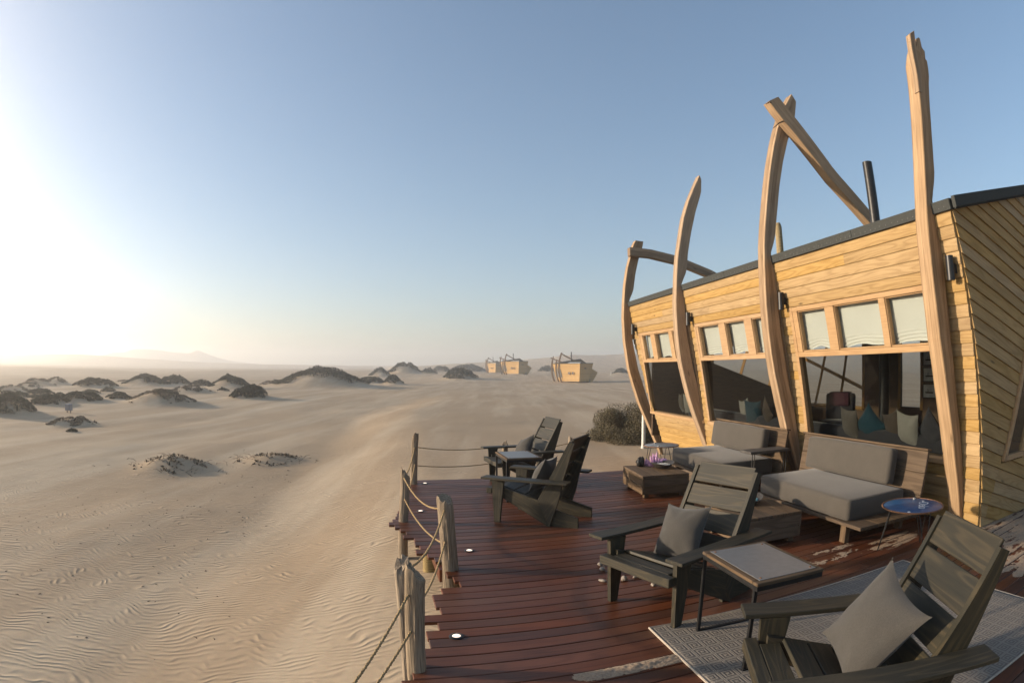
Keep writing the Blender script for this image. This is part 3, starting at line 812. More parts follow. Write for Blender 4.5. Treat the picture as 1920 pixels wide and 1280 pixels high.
# roof with felt edging, chimney, mast
RSL = .25
def roofz(n): return 3.55 + RSL * (n - 5.17)
fas = MB()
for seg_ in range(6):                     # felt strips, slightly overlapping
    x0, x1 = seg_ * 1.75 - .03, min((seg_ + 1) * 1.75 - .028, 10.62)
    fas.box(x0, x1, -.02, .045 + .004 * (seg_ % 2), zs(3.425), zs(3.545), .006)
felt = fas.build('roof_edge', M_FELT, lodge, W)
screws = MB()
for k in range(104):
    x = k * .1 + .05 + rng.uniform(-.02, .02); z = 3.465 + rng.uniform(-.006, .006)
    screws.box(x - .004, x + .004, .0485, .0525, zs(z), zs(z) + .008)
screws.build('screws', M_ZINC, felt)['kind'] = 'stuff'
rf = MB()
y0, y1 = -.06, 10.65
pts = [(5.17 - N0, 3.548), (10.9 - N0, roofz(10.9)), (10.9 - N0, roofz(10.9) - .14), (5.2 - N0, 3.43)]
rf.prism([(a, b) for a, b in pts], 0, y1 - y0, Matrix(((1, 0, 0, 0), (0, 0, -1, y1), (0, 1, 0, 0), (0, 0, 0, 1))))
roof = rf.build('roof', M_FELT, lodge)
ef = MB()                                   # felt edge on the near end wall
ef.prism([(5.145 - N0, 3.43), (10.9 - N0, roofz(10.9) - .11), (10.9 - N0, roofz(10.9) + .012), (5.125 - N0, 3.552)], 0, .05, Matrix(((1, 0, 0, 0), (0, 0, -1, -.062), (0, 1, 0, 0), (0, 0, 0, 1))))
ef.build('roof_edge', M_FELT, lodge)
MB().tube([(7.0 - N0, 6.816 - U0, .32), (7.0 - N0, 6.816 - U0, 5.19)], .09, 24).build('chimney', M_STEEL, lodge)
MB().tube([(7.0 - N0, 9.79 - U0, 3.9), (7.0 - N0, 9.79 - U0, 4.70), (7.0 - N0, 9.79 - U0, 4.78)], [.08, .075, .05], 14).build('mast', M_POLE, lodge)

# near end wall: boards laid on a slant, with a leaning window
def clip(poly, a, b, c):                   # keep a x + b y <= c
    o = []
    for i_ in range(len(poly)):
        p_, q = poly[i_], poly[(i_ + 1) % len(poly)]
        dp, dq = a * p_[0] + b * p_[1] - c, a * q[0] + b * q[1] - c
        if dp <= 0: o.append(p_)
        if dp * dq < 0:
            t = dp / (dp - dq); o.append((p_[0] + t * (q[0] - p_[0]), p_[1] + t * (q[1] - p_[1])))
    return o
wallpoly = [(5.78, .012), (10.8, .012), (10.8, roofz(10.8) - .10), (5.185, 3.44)]
# window edges in (n, z): left edge leans
def left_of(poly): return clip(poly, 1.65 - .74, -(6.56 - 6.18), (1.65 - .74) * 6.13 - (6.56 - 6.18) * .74)
def right_of(poly): return clip(poly, -(1.65 - .74), (6.56 - 6.18), -(1.65 - .74) * 6.13 + (6.56 - 6.18) * .74)
regions = [left_of(wallpoly), clip(right_of(wallpoly), 0, 1, .69), clip(right_of(wallpoly), 0, -1, -2.55)]
mid_r = clip(clip(right_of(wallpoly), 0, -1, -.69), 0, 1, 2.55)
mid_r = clip(mid_r, -(1.65 - .74), (6.56 - 6.18), -(1.65 - .74) * 6.75 + (6.56 - 6.18) * .74)
regions.append(mid_r)
endw = MB()
for rg in regions: endw.prism([(a - N0, b) for a, b in rg], 0, .08, Matrix(((1, 0, 0, 0), (0, 0, 1, .012), (0, 1, 0, 0), (0, 0, 0, 1))))
end_wall = endw.build('end_wall', M_PINE, lodge)
sl = -.31; nn_ = math.hypot(1, sl); dx_, dz_ = 1 / nn_, sl / nn_; ang = math.atan2(dz_, dx_)
BW = .142
for k in range(-2, 48):
    c0 = k * BW
    for rg in regions:
        # cross coordinate s = -dz*x + dx*z
        pl = clip(clip(rg, dz_, -dx_, -c0), -dz_, dx_, c0 + BW - .004)
        if len(pl) < 3: continue
        ar = abs(sum(pl[i_][0] * pl[(i_ + 1) % len(pl)][1] - pl[(i_ + 1) % len(pl)][0] * pl[i_][1] for i_ in range(len(pl)))) / 2
        if ar < .004: continue
        cxn = sum(q[0] for q in pl) / len(pl); czn = sum(q[1] for q in pl) / len(pl)
        loc = []
        for (a, b) in pl:
            da, db = a - cxn, b - czn
            x_ = da * dx_ + db * dz_; s_ = -da * dz_ + db * dx_
            tt = (-a * dz_ + b * dx_ - c0) / BW
            loc.append((x_, s_, .036 - .018 * tt))
        if sum(loc[i_][0] * loc[(i_ + 1) % len(loc)][1] - loc[(i_ + 1) % len(loc)][0] * loc[i_][1] for i_ in range(len(loc))) < 0: loc.reverse()
        nl = len(loc)
        # board frame: x along the board, y = -u (outward), z across; outward = local -y of the lodge
        vs_ = [(a, 0.0, b) for a, b, h in loc] + [(a, -h, b) for a, b, h in loc]
        fs_ = [tuple(range(nl)), tuple(range(2 * nl - 1, nl - 1, -1))] + [((i_ + 1) % nl, i_, nl + i_, nl + (i_ + 1) % nl) for i_ in range(nl)]
        mb = MB().add(vs_, [tuple(reversed(f_)) for f_ in fs_])
        mb.build('plank', M_PINE, end_wall, T(cxn - N0, .010 - rng.uniform(0, .002), czn) @ RY(-ang))
ewf = MB()
wp = [(6.18, .74), (6.70, .74), (7.40, 2.50), (6.92, 2.50)]
for (a, b) in ((0, 1), (1, 2), (2, 3), (3, 0)):
    p_, q = Vector((wp[a][0] - N0, -.02, wp[a][1])), Vector((wp[b][0] - N0, -.02, wp[b][1]))
    d_ = (q - p_).normalized(); s_ = d_.cross(Vector((0, 1, 0)))
    vs_ = [p_ + s_ * w_ + Vector((0, y_, 0)) + d_ * e_ for e_, p_ in ((-.02, p_), (.02, q)) for w_ in (-.03, .03) for y_ in (-.03, .05)]
    ewf.add(vs_, [(0, 1, 3, 2), (4, 6, 7, 5), (0, 4, 5, 1), (2, 3, 7, 6), (0, 2, 6, 4), (1, 5, 7, 3)])
ew = ewf.build('window_frame', M_FRAME, lodge)
MB().prism([(a - N0, b) for a, b in wp], 0, .006, Matrix(((1, 0, 0, 0), (0, 0, 1, .0), (0, 1, 0, 0), (0, 0, 0, 1)))).build('pane', M_GLASS, ew)
# far end wall, back wall (with window openings), floor, partition: seen through the glass
ML4 = lambda: None
sh = MB()
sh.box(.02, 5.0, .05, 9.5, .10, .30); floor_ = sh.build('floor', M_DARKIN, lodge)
bw = MB()
xb = 10.6 - N0
def bwp(u0, u1, z0, z1): bw.box(xb, xb + .1, u0 - U0, u1 - U0, z0, z1)
bwp(3.77, 8.98, .10, 4.6); bwp(8.98, 9.75, .10, .85); bwp(8.98, 9.75, 2.35, 4.6); bwp(9.75, 11.1, .10, 4.6); bwp(11.1, 13.9, .10, .75); bwp(11.1, 13.9, 2.5, 4.6)
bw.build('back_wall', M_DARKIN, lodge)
fe = MB()
yf = 13.95 - U0
def fep(n0, n1, z0, z1): fe.box(n0 - N0, n1 - N0, yf, yf + .08, z0, z1)
fep(5.75, 7.5, .10, 3.4); fep(7.5, 10.3, .10, 1.05); fep(7.5, 10.3, 2.45, 3.4); fep(10.3, 10.69, .10, 3.4)
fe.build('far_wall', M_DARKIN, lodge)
ramp_ = MB(); ramp_.prism([(7.45 - N0, 1.95), (9.9 - N0, 1.10), (9.9 - N0, .31), (6.6 - N0, .31), (6.6 - N0, 2.15)], 0, .04, Matrix(((1, 0, 0, 0), (0, 0, -1, 13.80 - U0), (0, 1, 0, 0), (0, 0, 0, 1))))
ramp_.build('weathered_panel', M_OLD, lodge)
bf = MB()
def stick(a, b, w=.07):
    a, b = Vector(a), Vector(b); bf.tube([a, b], w * .7, 4, smooth=False)
for (u0_, z0_, u1_, z1_) in ((11.1, .75, 11.1, 2.5), (13.9, .75, 13.9, 2.5), (11.1, .75, 13.9, .75), (11.1, 2.5, 13.9, 2.5), (12.1, .75, 11.7, 2.5), (13.2, .75, 12.6, 2.5), (11.1, 1.25, 13.9, 2.1)):
    stick((xb - .03, u0_ - U0, z0_), (xb - .03, u1_ - U0, z1_))
for (n0_, z0_, n1_, z1_) in ((7.5, 1.05, 7.5, 2.45), (10.3, 1.05, 10.3, 2.45), (7.5, 1.05, 10.3, 1.05), (7.5, 2.45, 10.3, 2.45), (8.2, 1.05, 8.7, 2.45), (9.3, 1.05, 9.8, 2.45), (8.6, 2.45, 10.3, 1.6)):
    stick((n0_ - N0, yf - .03, z0_), (n1_ - N0, yf - .03, z1_))
for u_ in (8.98, 9.75): stick((xb - .02, u_ - U0, .8), (xb - .02, u_ - U0, 2.4))
bf.build('window_frame', M_FRAME, lodge)
for n_, u_ in ((6.3, 13.2), (10.2, 13.2), (10.3, 4.3), (6.2, 4.3), (6.2, 8.8), (10.2, 8.8)):
    q = lw(u_, n_); MB().tube([(n_ - N0, u_ - U0, gz(q.x, q.y) - .3), (n_ - N0, u_ - U0, .098)], .10, 12).build('stilt', M_POLE, lodge)

# wall lamps
for u_, lb in ((3.86, 'black cylinder wall lamp beside the splintered rib at the lodge corner'), (7.27, 'black cylinder wall lamp beside the rib with the crossed beam'),
               (10.60, 'black cylinder wall lamp beside the pointed sword shaped rib'), (13.83, 'black cylinder wall lamp beside the rib at the far lodge corner')):
    nl = N0 - .176 * 2.82
    q = lw(u_, nl, 2.82)
    t = thing('wall_lamp', lb, 'wall lamp', q, LROT, 'wall lamps on the lodge facade')
    MB().tube([(-.125, 0, -.13), (-.125, 0, .13)], .048, 20).build('shade', M_LAMPB, t)
    MB().box(-.082, -.012, -.03, .03, -.05, .05, .004).build('bracket', M_LAMPB, t)

# things inside the lodge, seen through the glass
def pillow_mesh(w, h, t, seed=0, n=22, wr=1.0):
    r_ = np.random.RandomState(seed)
    s, q = np.meshgrid(np.linspace(-1, 1, n), np.linspace(-1, 1, n), indexing='ij')
    pin = lambda a, b: a * (1 - .13 * (1 - b * b) ** .8)
    x = pin(s, q) * w / 2; y = pin(q, s) * h / 2
    ear = np.clip((np.abs(s) + np.abs(q) - 1.7) / .3, 0, 1)
    th = (np.clip(1 - s ** 2, 0, 1) ** .55) * (np.clip(1 - q ** 2, 0, 1) ** .55) * t / 2
    ph_ = np.arctan2(q, s)
    wrk = wr * .007 * np.sin(9 * ph_ + 3 * r_.rand()) * np.clip(np.hypot(s, q) - .35, 0, 1) * np.clip(1 - np.maximum(np.abs(s), np.abs(q)), 0, .25) * 4
    th1 = th + wrk + .010 * fbm(s * 1.6 + seed, q * 1.6, 3) * (th > .01)
    th2 = th - wrk * .6
    y = y - .03 * h * np.clip(1 - s * s, 0, 1) * np.clip(q, 0, 1)
    V = np.vstack([np.column_stack([x.ravel(), y.ravel(), th1.ravel()]), np.column_stack([x.ravel(), y.ravel(), -th2.ravel()])])
    i_, j_ = np.meshgrid(np.arange(n - 1), np.arange(n - 1), indexing='ij')
    a = (i_ * n + j_).ravel()
    F1 = np.column_stack([a, a + n, a + n + 1, a + 1]); F2 = np.column_stack([a, a + 1, a + n + 1, a + n]) + n * n
    return V, np.vstack([F1, F2])
def pillow(name, w, h, t, mt, M, seed=0, parent=None):
    V, F = pillow_mesh(w, h, t, seed)
    return np_mesh(name, V, F, mt, parent, M, True)
ins = thing('window_seat', 'long dark sofa inside the lodge against the windows', 'sofa', lw(8.5, 6.55, .30), LROT)
link('seat', rounded(.75, 8.2, .36, .04), M_CHAR, ins)
link('back', rounded(.20, 8.2, .62, .05), M_CHAR, ins, T(-.34, 0, 0))
IN_P = [(6.72, M_CUSH, 'grey'), (6.28, M_TEAL, 'teal velvet'), (5.80, M_BROWN, 'brown velvet'), (5.44, M_WHITE, 'off white'), (5.02, M_CHAR, 'charcoal'),
        (10.05, M_WHITE, 'off white'), (9.62, M_TEAL, 'teal velvet'), (9.16, M_BROWN, 'brown velvet'), (13.1, M_CUSH, 'grey'), (12.55, M_WHITE, 'off white')]
for k, (u_, mt, cn) in enumerate(IN_P):
    q = lw(u_, 6.12 + .04 * (k % 3), .97)
    o = pillow('cushion', .50, .50, .17, mt, T(*q) @ RZ(LROT + R(90) + rng.uniform(-.35, .35)) @ RX(R(90 - 12)) @ RZ(R(45 if k % 3 == 1 else rng.uniform(-15, 15))), k)
    bay = 'the bay with the blue drum table' if k < 5 else ('the middle bay' if k < 8 else 'the far bay')
    tag(o, '%s cushion inside the window of %s' % (cn, bay), 'cushion', 'cushions inside the lodge windows')
for k in range(3):
    zc = 1.95 - k * .36
    q = lw(8.72, 10.585, zc)
    t = thing('picture', ('top', 'middle', 'bottom')[k] + ' framed ship drawing of the stack on the inside wall', 'picture', q, LROT, 'framed drawings inside the lodge')
    f = MB()
    for b_ in ((-.22, .22, .14, .165), (-.22, .22, -.165, -.14), (-.22, -.195, -.139, .139), (.195, .22, -.139, .139)): f.box(-.02, .0, b_[0], b_[1], b_[2], b_[3])
    f.build('frame', M_LAMPB, t); MB().box(-.008, -.001, -.194, .194, -.139, .139).build('drawing', M_PALE, t)
    sp = MB(); sp.prism([(-.11, -.05), (.12, -.05), (.14, -.02), (-.13, -.02)], 0, .002, Matrix(((0, 0, -1, -.0085), (1, 0, 0, 0), (0, 1, 0, 0), (0, 0, 0, 1))))
    for x_ in (-.05, .02, .06): sp.box(-.0105, -.0085, x_ - .004, x_ + .004, -.02, .05)
    sp.build('ship', M_CHAR, t)
arm = thing('armchair', 'dark armchair with magenta throw inside the lodge', 'armchair', lw(9.6, 8.3, .30), LROT + .5)
link('seat', rounded(.7, .7, .40, .05), M_CHAR, arm); link('back', rounded(.18, .7, .95, .06), M_CHAR, arm, T(.3, 0, 0))
link('throw', rounded(.24, .5, .30, .04), plain('magenta_cloth', (.05, .01, .022, 1), .9), arm, T(.28, 0, .68))

# ------------------------------------------------------------------ slatted deck chairs
XZ = Matrix(((1, 0, 0, 0), (0, 0, -1, 0), (0, 1, 0, 0), (0, 0, 0, 1)))      # polygon in (x, z), extruded towards -y
def flat_board(name, x0, x1, y0, y1, z0, z1, mt, par, ch=.004, M=None, along='y'):
    """a box board whose grain runs along its long side"""
    cx, cy_, cz = (x0 + x1) / 2, (y0 + y1) / 2, (z0 + z1) / 2
    a, b, c_ = (x1 - x0) / 2, (y1 - y0) / 2, (z1 - z0) / 2
    if along == 'y': mb, Q = MB().box(-b, b, -a, a, -c_, c_, ch), RZ(R(90))
    elif along == 'z': mb, Q = MB().box(-c_, c_, -b, b, -a, a, ch), RY(R(-90))
    else: mb, Q = MB().box(-a, a, -b, b, -c_, c_, ch), Matrix.Identity(4)
    return mb.build(name, mt, par, (M or Matrix.Identity(4)) @ T(cx, cy_, cz) @ Q)
def side_board(name, poly, y, th, par, ang, mt=None):
    """board cut to a polygon in (x, z); grain at angle ang"""
    cx = sum(p_[0] for p_ in poly) / len(poly); cz = sum(p_[1] for p_ in poly) / len(poly)
    ca, sa = math.cos(ang), math.sin(ang)
    loc = [((a - cx) * ca + (b - cz) * sa, -(a - cx) * sa + (b - cz) * ca) for a, b in poly]
    return MB().prism(loc, 0, th, XZ).build(name, mt or M_CHAIR, par, T(cx, y + th / 2, cz) @ RY(-ang))
def make_chair(label, loc, rz):
    t = thing('deck_chair', label, 'chair', loc, rz, 'dark slatted chairs on the deck')
    for s in (-1, 1):
        y = s * .352
        side_board('leg', [(-.065, .544), (.095, .544), (.036, 0), (-.034, 0)], y, .038, t, R(90))
        side_board('side_rail', [(-.02, .455), (.506, .316), (.644, 0), (-.02, .345)], y - s * .0385, .036, t, R(-27))
        side_board('back_upright', [(.509, .314), (.889, 1.024), (.947, 1.001), (.812, .553), (.763, .318), (.658, 0), (.647, 0)], y - s * .0385, .036, t, R(62))
        side_board('rear_foot', [(.60, .235), (.99, .122), (.992, 0), (.60, 0)], y - s * .077, .036, t, R(-10))
        a0, a1 = sorted((s * .335, s * .495))
        flat_board('armrest', -.15, .92, a0, a1, .545, .571, M_CHAIR, t, along='x')
    flat_board('front_apron', -.135, -.066, -.372, .372, .352, .421, M_CHAIR, t)
    flat_board('seat_slat', -.064, .045, -.292, .292, .398, .421, M_CHAIR, t)
    d = Vector((.55, 0, -.155)).normalized(); a = math.atan2(.155, .55)
    for k in range(3):
        flat_board('seat_slat', -.068, .068, -.292, .292, -.012, .012, M_CHAIR, t, M=T(.125 + k * .142, 0, .415 - k * .040) @ RY(a))
    b = math.atan2(.383, .708)
    for k in range(4):
        flat_board('back_slat', -.011, .011, -.293, .293, .0, .178, M_CHAIR, t, M=T(.548 + .383 / .805 * (.03 + k * .197), 0, .345 + .708 / .805 * (.03 + k * .197)) @ RY(b))
    return t
chA = make_chair('dark slatted chair facing the dunes, its shells scattered by a front leg', (.975, 3.995, 0), R(31))
dup(chA, (-.031, 7.154, 0), R(-24.3), 'dark slatted chair turned sideways with its tall back to the log table')
dup(chA, (-.21, 9.06, 0), R(19.3), 'dark slatted chair at the far deck edge behind the small steel table')
dup(chA, (1.25, 2.19, 0), R(-12.9), 'dark slatted chair standing on the woven rug', scale=1.03)
chA['label'] = 'dark slatted chair with shells lying behind its front leg'
def put_pillow(cx, cy_, rz, x, z, tilt, spin, seed, label, s=.47, dy=0.0, yaw=0.0):
    M = T(cx, cy_, 0) @ RZ(rz) @ T(x, dy, z) @ RZ(R(-90 + yaw)) @ RX(R(tilt)) @ RZ(R(spin))
    o = pillow('pillow', s, s, .21, M_PILLOW, M, seed)
    return tag(o, label, 'pillow', 'grey pillows on the deck chairs')
put_pillow(.975, 3.995, R(31), .43, .57, 62, 6, 1, 'grey linen pillow on the chair with shells behind its leg', .46, .05)
put_pillow(-.031, 7.154, R(-24.3), .45, .57, 64, 4, 2, 'grey linen pillow on the chair turned sideways')
put_pillow(-.21, 9.06, R(19.3), .42, .57, 62, 20, 3, 'grey linen pillow on the chair at the far deck edge', .44)
put_pillow(1.25, 2.19, R(-12.9), .44, .62, 56, -16, 4, 'grey linen pillow on the chair standing on the rug', .54, .0, 10)

# ------------------------------------------------------------------ outdoor sofas
def make_sofa(label, u0, u1, c0, c1):
    """u0..u1 = back panel, c0..c1 = seat cushion, along the facade"""
    t = thing('sofa', label, 'sofa', lw((u0 + u1) / 2, 4.6), LROT, 'grey cushioned sofas under the windows')
    um = (u0 + u1) / 2
    y = lambda u: u - um
    pl0, pl1 = c0 - .26, c1 + .04
    for k in range(4):
        x0 = -.55 + k * .27
        flat_board('platform_plank', x0, x0 + .266, y(pl0), y(pl1), .215, .250, M_OLD, t)
    for yy in (y(c0) + .06, y(c1) - .12):
        for xx in (-.47, .42): flat_board('leg', xx, xx + .07, yy, yy + .09, 0, .2145, M_OLD, t, along='z')
        flat_board('bearer', -.396, .416, yy + .01, yy + .08, .12, .2145, M_OLD, t, along='x')
    cl = c1 - c0
    sc_ = link('seat_cushion', rounded(.92, cl, .235, .045, 3, .012), M_CUSH, t, T(-.06, y((c0 + c1) / 2), .2505))
    bl = c1 - c0 - .12
    bc_ = link('back_cushion', rounded(.15, bl, .41, .04, 3, .012), M_CUSH, t, T(.365, y((c0 + c1) / 2 + .17), .494) @ RY(R(8)))
    for o_, (sx_, sy_, sz_) in ((sc_, (.92, cl, .235)), (bc_, (.15, bl, .41))):
        for fz in ((.93, .07) if sz_ < .3 else (.5,)):
            if sz_ < .3: lp = [(sx_ / 2 - .012, sy_ / 2 - .05), (sx_ / 2 - .012, -sy_ / 2 + .05), (sx_ / 2 - .05, -sy_ / 2 + .012), (-sx_ / 2 + .05, -sy_ / 2 + .012), (-sx_ / 2 + .012, -sy_ / 2 + .05), (-sx_ / 2 + .012, sy_ / 2 - .05), (-sx_ / 2 + .05, sy_ / 2 - .012), (sx_ / 2 - .05, sy_ / 2 - .012)]
            else: continue
            MB().tube([(a, b, sz_ * fz) for a, b in lp + lp[:1]], .0055, 6, cap=False).build('piping', M_CUSH, o_)
    Mp = T(.50, 0, .16) @ RY(R(9.5))
    for k in range(3):
        flat_board('back_plank', -.018, .018, y(u0), y(u1), k * .245 + .002, k * .245 + .243, M_OLD, t, M=Mp)
    flat_board('back_cap', -.05, .03, y(u0) - .02, y(u1) + .02, .738, .762, M_OLD, t, M=Mp)
    return t
make_sofa('grey cushioned sofa on a plank base beside the blue round table', 4.27, 6.72, 4.42, 6.20)
make_sofa('grey cushioned sofa on a plank base with the dark slab table over its end', 7.17, 9.42, 7.24, 9.02)

# thin legged slab table that reaches over the sofa end
t = thing('slab_table', 'narrow dark slab table on thin rods between the two sofas', 'side table', lw(7.20, 4.82), LROT)
MB().box(-.36, .36, -.15, .15, .60, .64, .004).build('top', plain('dark_slab', (.06, .055, .05, 1), .6, noise=.3), t)
for yy in (-.13, -.07):
    for xx in (-.28, .30): MB().tube([(xx, yy, .0), (xx, yy, .60)], .008, 8).build('leg', M_STEEL, t)

# ------------------------------------------------------------------ plank coffee tables
def make_box(label, u0, u1, n0, n1, rz=0.0):
    um, nm = (u0 + u1) / 2, (n0 + n1) / 2
    t = thing('plank_table', label, 'coffee table', lw(um, nm), LROT + rz, 'low coffee tables of old planks')
    a, b = (n1 - n0) / 2, (u1 - u0) / 2
    for k in range(4):
        w = 2 * a / 4
        flat_board('top_plank', -a + k * w + .001, -a + (k + 1) * w - .001, -b, b, .302, .335, M_OLD, t)
    for r_ in range(2):
        z0, z1 = .062 + r_ * .12, .062 + r_ * .12 + .118
        flat_board('side_plank', -a, -a + .03, -b, b, z0, z1, M_OLD, t); flat_board('side_plank', a - .03, a, -b, b, z0, z1, M_OLD, t)
        flat_board('end_plank', -a + .031, a - .031, -b, -b + .03, z0, z1, M_OLD, t, along='x'); flat_board('end_plank', -a + .031, a - .031, b - .03, b, z0, z1, M_OLD, t, along='x')
    for xx in (-a + .05, a - .12):
        for yy in (-b + .05, b - .12): flat_board('foot', xx, xx + .07, yy, yy + .07, 0, .08, M_OLD, t, along='z')
    return t
make_box('low plank coffee table carrying the purple crystal', 7.50, 8.42, 2.98, 3.70, R(-2))
make_box('low plank coffee table behind the chair carrying the turquoise bowl', 4.85, 5.70, 3.02, 3.78)
def bowl(loc, label, r=.19):
    def wob(j, g): return (1 + .06 * math.sin(2 * g) * (j / 6) + .05 * math.sin(3 * g + 1), .022 * math.sin(2 * g + .6) * (j / 6))
    o = MB().lathe([(.0, 0), (.07, 0), (.11, .02), (.15, .05), (r, .085), (r - .012, .088), (.14, .055), (.10, .03), (.0, .026)], 40, wob=wob).build('bowl', M_BOWL, None, T(*loc))
    return tag(o, label, 'bowl', 'dark bowls on the coffee tables')
def chips(loc, mt, n, r, label, cat, nm):
    mb = MB()
    for _ in range(n):
        g, q = rng.uniform(0, 6.283), r * math.sqrt(rng.random())
        s = rng.uniform(.008, .016)
        vs_ = [Vector((x, y, z)).normalized() * s * rng.uniform(.7, 1.2) for x in (-1, 1) for y in (-1, 1) for z in (-1, 1)]
        mb.add([(v.x + q * math.cos(g), v.y + q * math.sin(g), v.z + .05 + .012 * (1 - q / r) + rng.uniform(0, .01)) for v in vs_],
               [(0, 1, 3, 2), (4, 6, 7, 5), (0, 4, 5, 1), (2, 3, 7, 6), (0, 2, 6, 4), (1, 5, 7, 3)], smooth=True)
    return tag(mb.build(nm, mt, None, T(*loc)), label, cat, None, 'stuff')
B1 = lw(8.02, 3.48, .335); B2 = lw(5.42, 3.42, .335)
bowl(B1, 'dark wavy bowl of white pebbles on the plank table'); chips(B1, M_PEB, 90, .12, 'white pebbles heaped in the dark bowl', 'pebbles', 'pebbles')
bowl(B2, 'dark wavy bowl of turquoise chips behind the chair back'); chips(B2, M_TURQ, 80, .12, 'turquoise stone chips in the dark bowl', 'stones', 'stone_chips')
cr = MB()
for k in range(46):
    g, q = rng.uniform(0, 6.283), .13 * math.sqrt(rng.random())
    x, y = q * math.cos(g) * 1.15, q * math.sin(g) * .7
    h = max(.05, (.23 - q * .9) * rng.uniform(.7, 1.1)); s = rng.uniform(.016, .03)
    tilt = Vector((x * 1.4, y * 1.4, h)).normalized()
    M = T(x, y, -.004) @ tilt.to_track_quat('Z', 'Y').to_matrix().to_4x4()
    cr.lathe([(s, 0), (s * .95, h * .7), (0.0005, h)], 6, M=M, smooth=False)
CB = lw(8.30, 3.50, .335)
cr_o = cr.build('crystal', M_CRYST, None, T(*CB) @ RZ(LROT + .3)); tag(cr_o, 'purple crystal cluster behind the bowl of pebbles', 'crystal')
def lump(sx, sy, sz, seed, amp=.25, n=3):
    bm = bmesh.new(); bmesh.ops.create_icosphere(bm, subdivisions=n, radius=1)
    r_ = np.random.RandomState(seed); o = r_.rand(3) * 20
    for v in bm.verts:
        q = np.array([v.co.x * 2.2 + o[0], v.co.y * 2.2 + v.co.z * 1.7 + o[1]])
        f = 1 + amp * float(fbm(np.array([q[0]]), np.array([q[1]]), 3)[0]) * 2
        v.co = (v.co.x * sx * f, v.co.y * sy * f, max(-.9, v.co.z * f) * sz)
    me = bpy.data.meshes.new('lump'); bm.to_mesh(me); bm.free()
    me.polygons.foreach_set('use_smooth', [True] * len(me.polygons)); return me
q = lw(8.27, 3.22, .335 + .068)
tag(link('rock', lump(.055, .07, .08, 3, .45), M_ROCK, None, T(*q)), 'jagged black rock beside the purple crystal', 'rock')

# ------------------------------------------------------------------ steel side tables
def make_steel_table(label, corner, rz, group):
    """corner = left far corner; local x = runner direction, y towards the chair"""
    t = thing('steel_table', label, 'side table', (corner[0], corner[1], 0), rz, group)
    a, b = .50, .68
    s = .024
    fr = MB()
    fr.box(0, a, 0, s, .565, .595, .002); fr.box(0, a, -b, -b + s, .565, .595, .002); fr.box(0, s, -b + s, 0, .565, .595, .002); fr.box(a - s, a, -b + s, 0, .565, .595, .002)
    fr.build('frame', M_STEEL, t)
    for yy in (0, -b + s):
        MB().box(0, s, yy, yy + s, .024, .565, .002).build('leg', M_STEEL, t)
        MB().box(0, a, yy, yy + s, 0, .0235, .002).build('runner', M_STEEL, t)
    flat_board('tray_rail', -.004, a + .004, s - .055, s + .004, .596, .618, M_OLD, t, along='x'); flat_board('tray_rail', -.004, a + .004, -b - .004, -b + .055, .596, .618, M_OLD, t, along='x')
    flat_board('tray_rail', -.004, .055, -b + .056, s - .056, .596, .618, M_OLD, t); flat_board('tray_rail', a - .055, a + .004, -b + .056, s - .056, .596, .618, M_OLD, t)
    sh_ = MB().box(.035, a - .035, -b + .035, s - .035, .6185, .622, .001).build('metal_sheet', M_ZINC, t)
    for xx in (.06, a - .06):
        for yy in (-b + .065, s - .065): MB().lathe([(.008, 0), (.007, .004), (.0, .006)], 10).build('rivet', M_RUST, sh_, T(xx, yy, .622))
    return t
sg = 'steel framed tables with grey metal tops'
make_steel_table('steel framed side table with grey metal top on the rug corner', (1.278, 3.563), R(9), sg)
make_steel_table('steel framed side table with grey metal top between the two far chairs', (-.235, 8.50), R(14), sg)

# ------------------------------------------------------------------ round drum lid tables
def round_table(label, loc, z, r, mt, rz, legr):
    t = thing('drum_table', label, 'side table', (loc[0], loc[1], 0), rz, 'round drum lid tables')
    MB().lathe([(.0, z - .012), (r - .01, z - .012), (r - .006, z - .006), (r - .02, z), (.0, z)], 56).build('top', mt, t)
    ring = [(r * math.cos(g), r * math.sin(g), z - .004) for g in np.linspace(0, 2 * math.pi, 57)]
    MB().tube(ring, .0085, 8, cap=False).build('rim', M_RUST, t)
    for k in range(3):
        g = k * 2 * math.pi / 3 + .3
        foot = Vector((legr * math.cos(g), legr * math.sin(g), .006))
        mb = MB()
        for dg in (-.32, .32): mb.tube([(r * .72 * math.cos(g + dg), r * .72 * math.sin(g + dg), z - .012), tuple(foot)], .0055, 6)
        mb.build('hairpin_leg', M_STEEL, t)
    return t
rt = round_table('blue round drum lid table with white lettering beside the sofa', (3.87, 4.45), .475, .335, M_BLUE, R(8), .33)
txt = bpy.data.curves.new('lettering', 'FONT'); txt.body = 'Delo'; txt.size = .15; txt.align_x = 'CENTER'; txt.align_y = 'CENTER'; txt.extrude = .0006; txt.space_character = .92
to = bpy.data.objects.new('lettering_tmp', txt); col.objects.link(to)
bpy.context.view_layer.update()
me_t = bpy.data.meshes.new_from_object(to.evaluated_get(bpy.context.evaluated_depsgraph_get()))
bpy.data.objects.remove(to)
me_t.materials.clear()
VIEW = math.atan2(-4.45, -3.87)
lt = link('lettering', me_t, M_PALE, rt, T(.115, .02, .4765) @ RZ(R(-90) + R(-55)) @ Matrix.Diagonal((.95, 1.15, 1, 1)))
lt.matrix_basis = RZ(R(-8)) @ T(.083, -.072, .4768) @ RZ(R(-131)) @ Matrix.Diagonal((1.0, 1.05, 1, 1))
em = MB()
for k, dx in enumerate((-.035, 0, .035)):
    em.lathe([(.011, 0), (.016, 0), (.016, .001), (.011, .001), (.011, 0)], 18, M=T(dx, 0, 0))
em.build('emblem', M_PALE, rt, RZ(R(-8)) @ T(.188, .050, .4762) @ RZ(R(-131)))
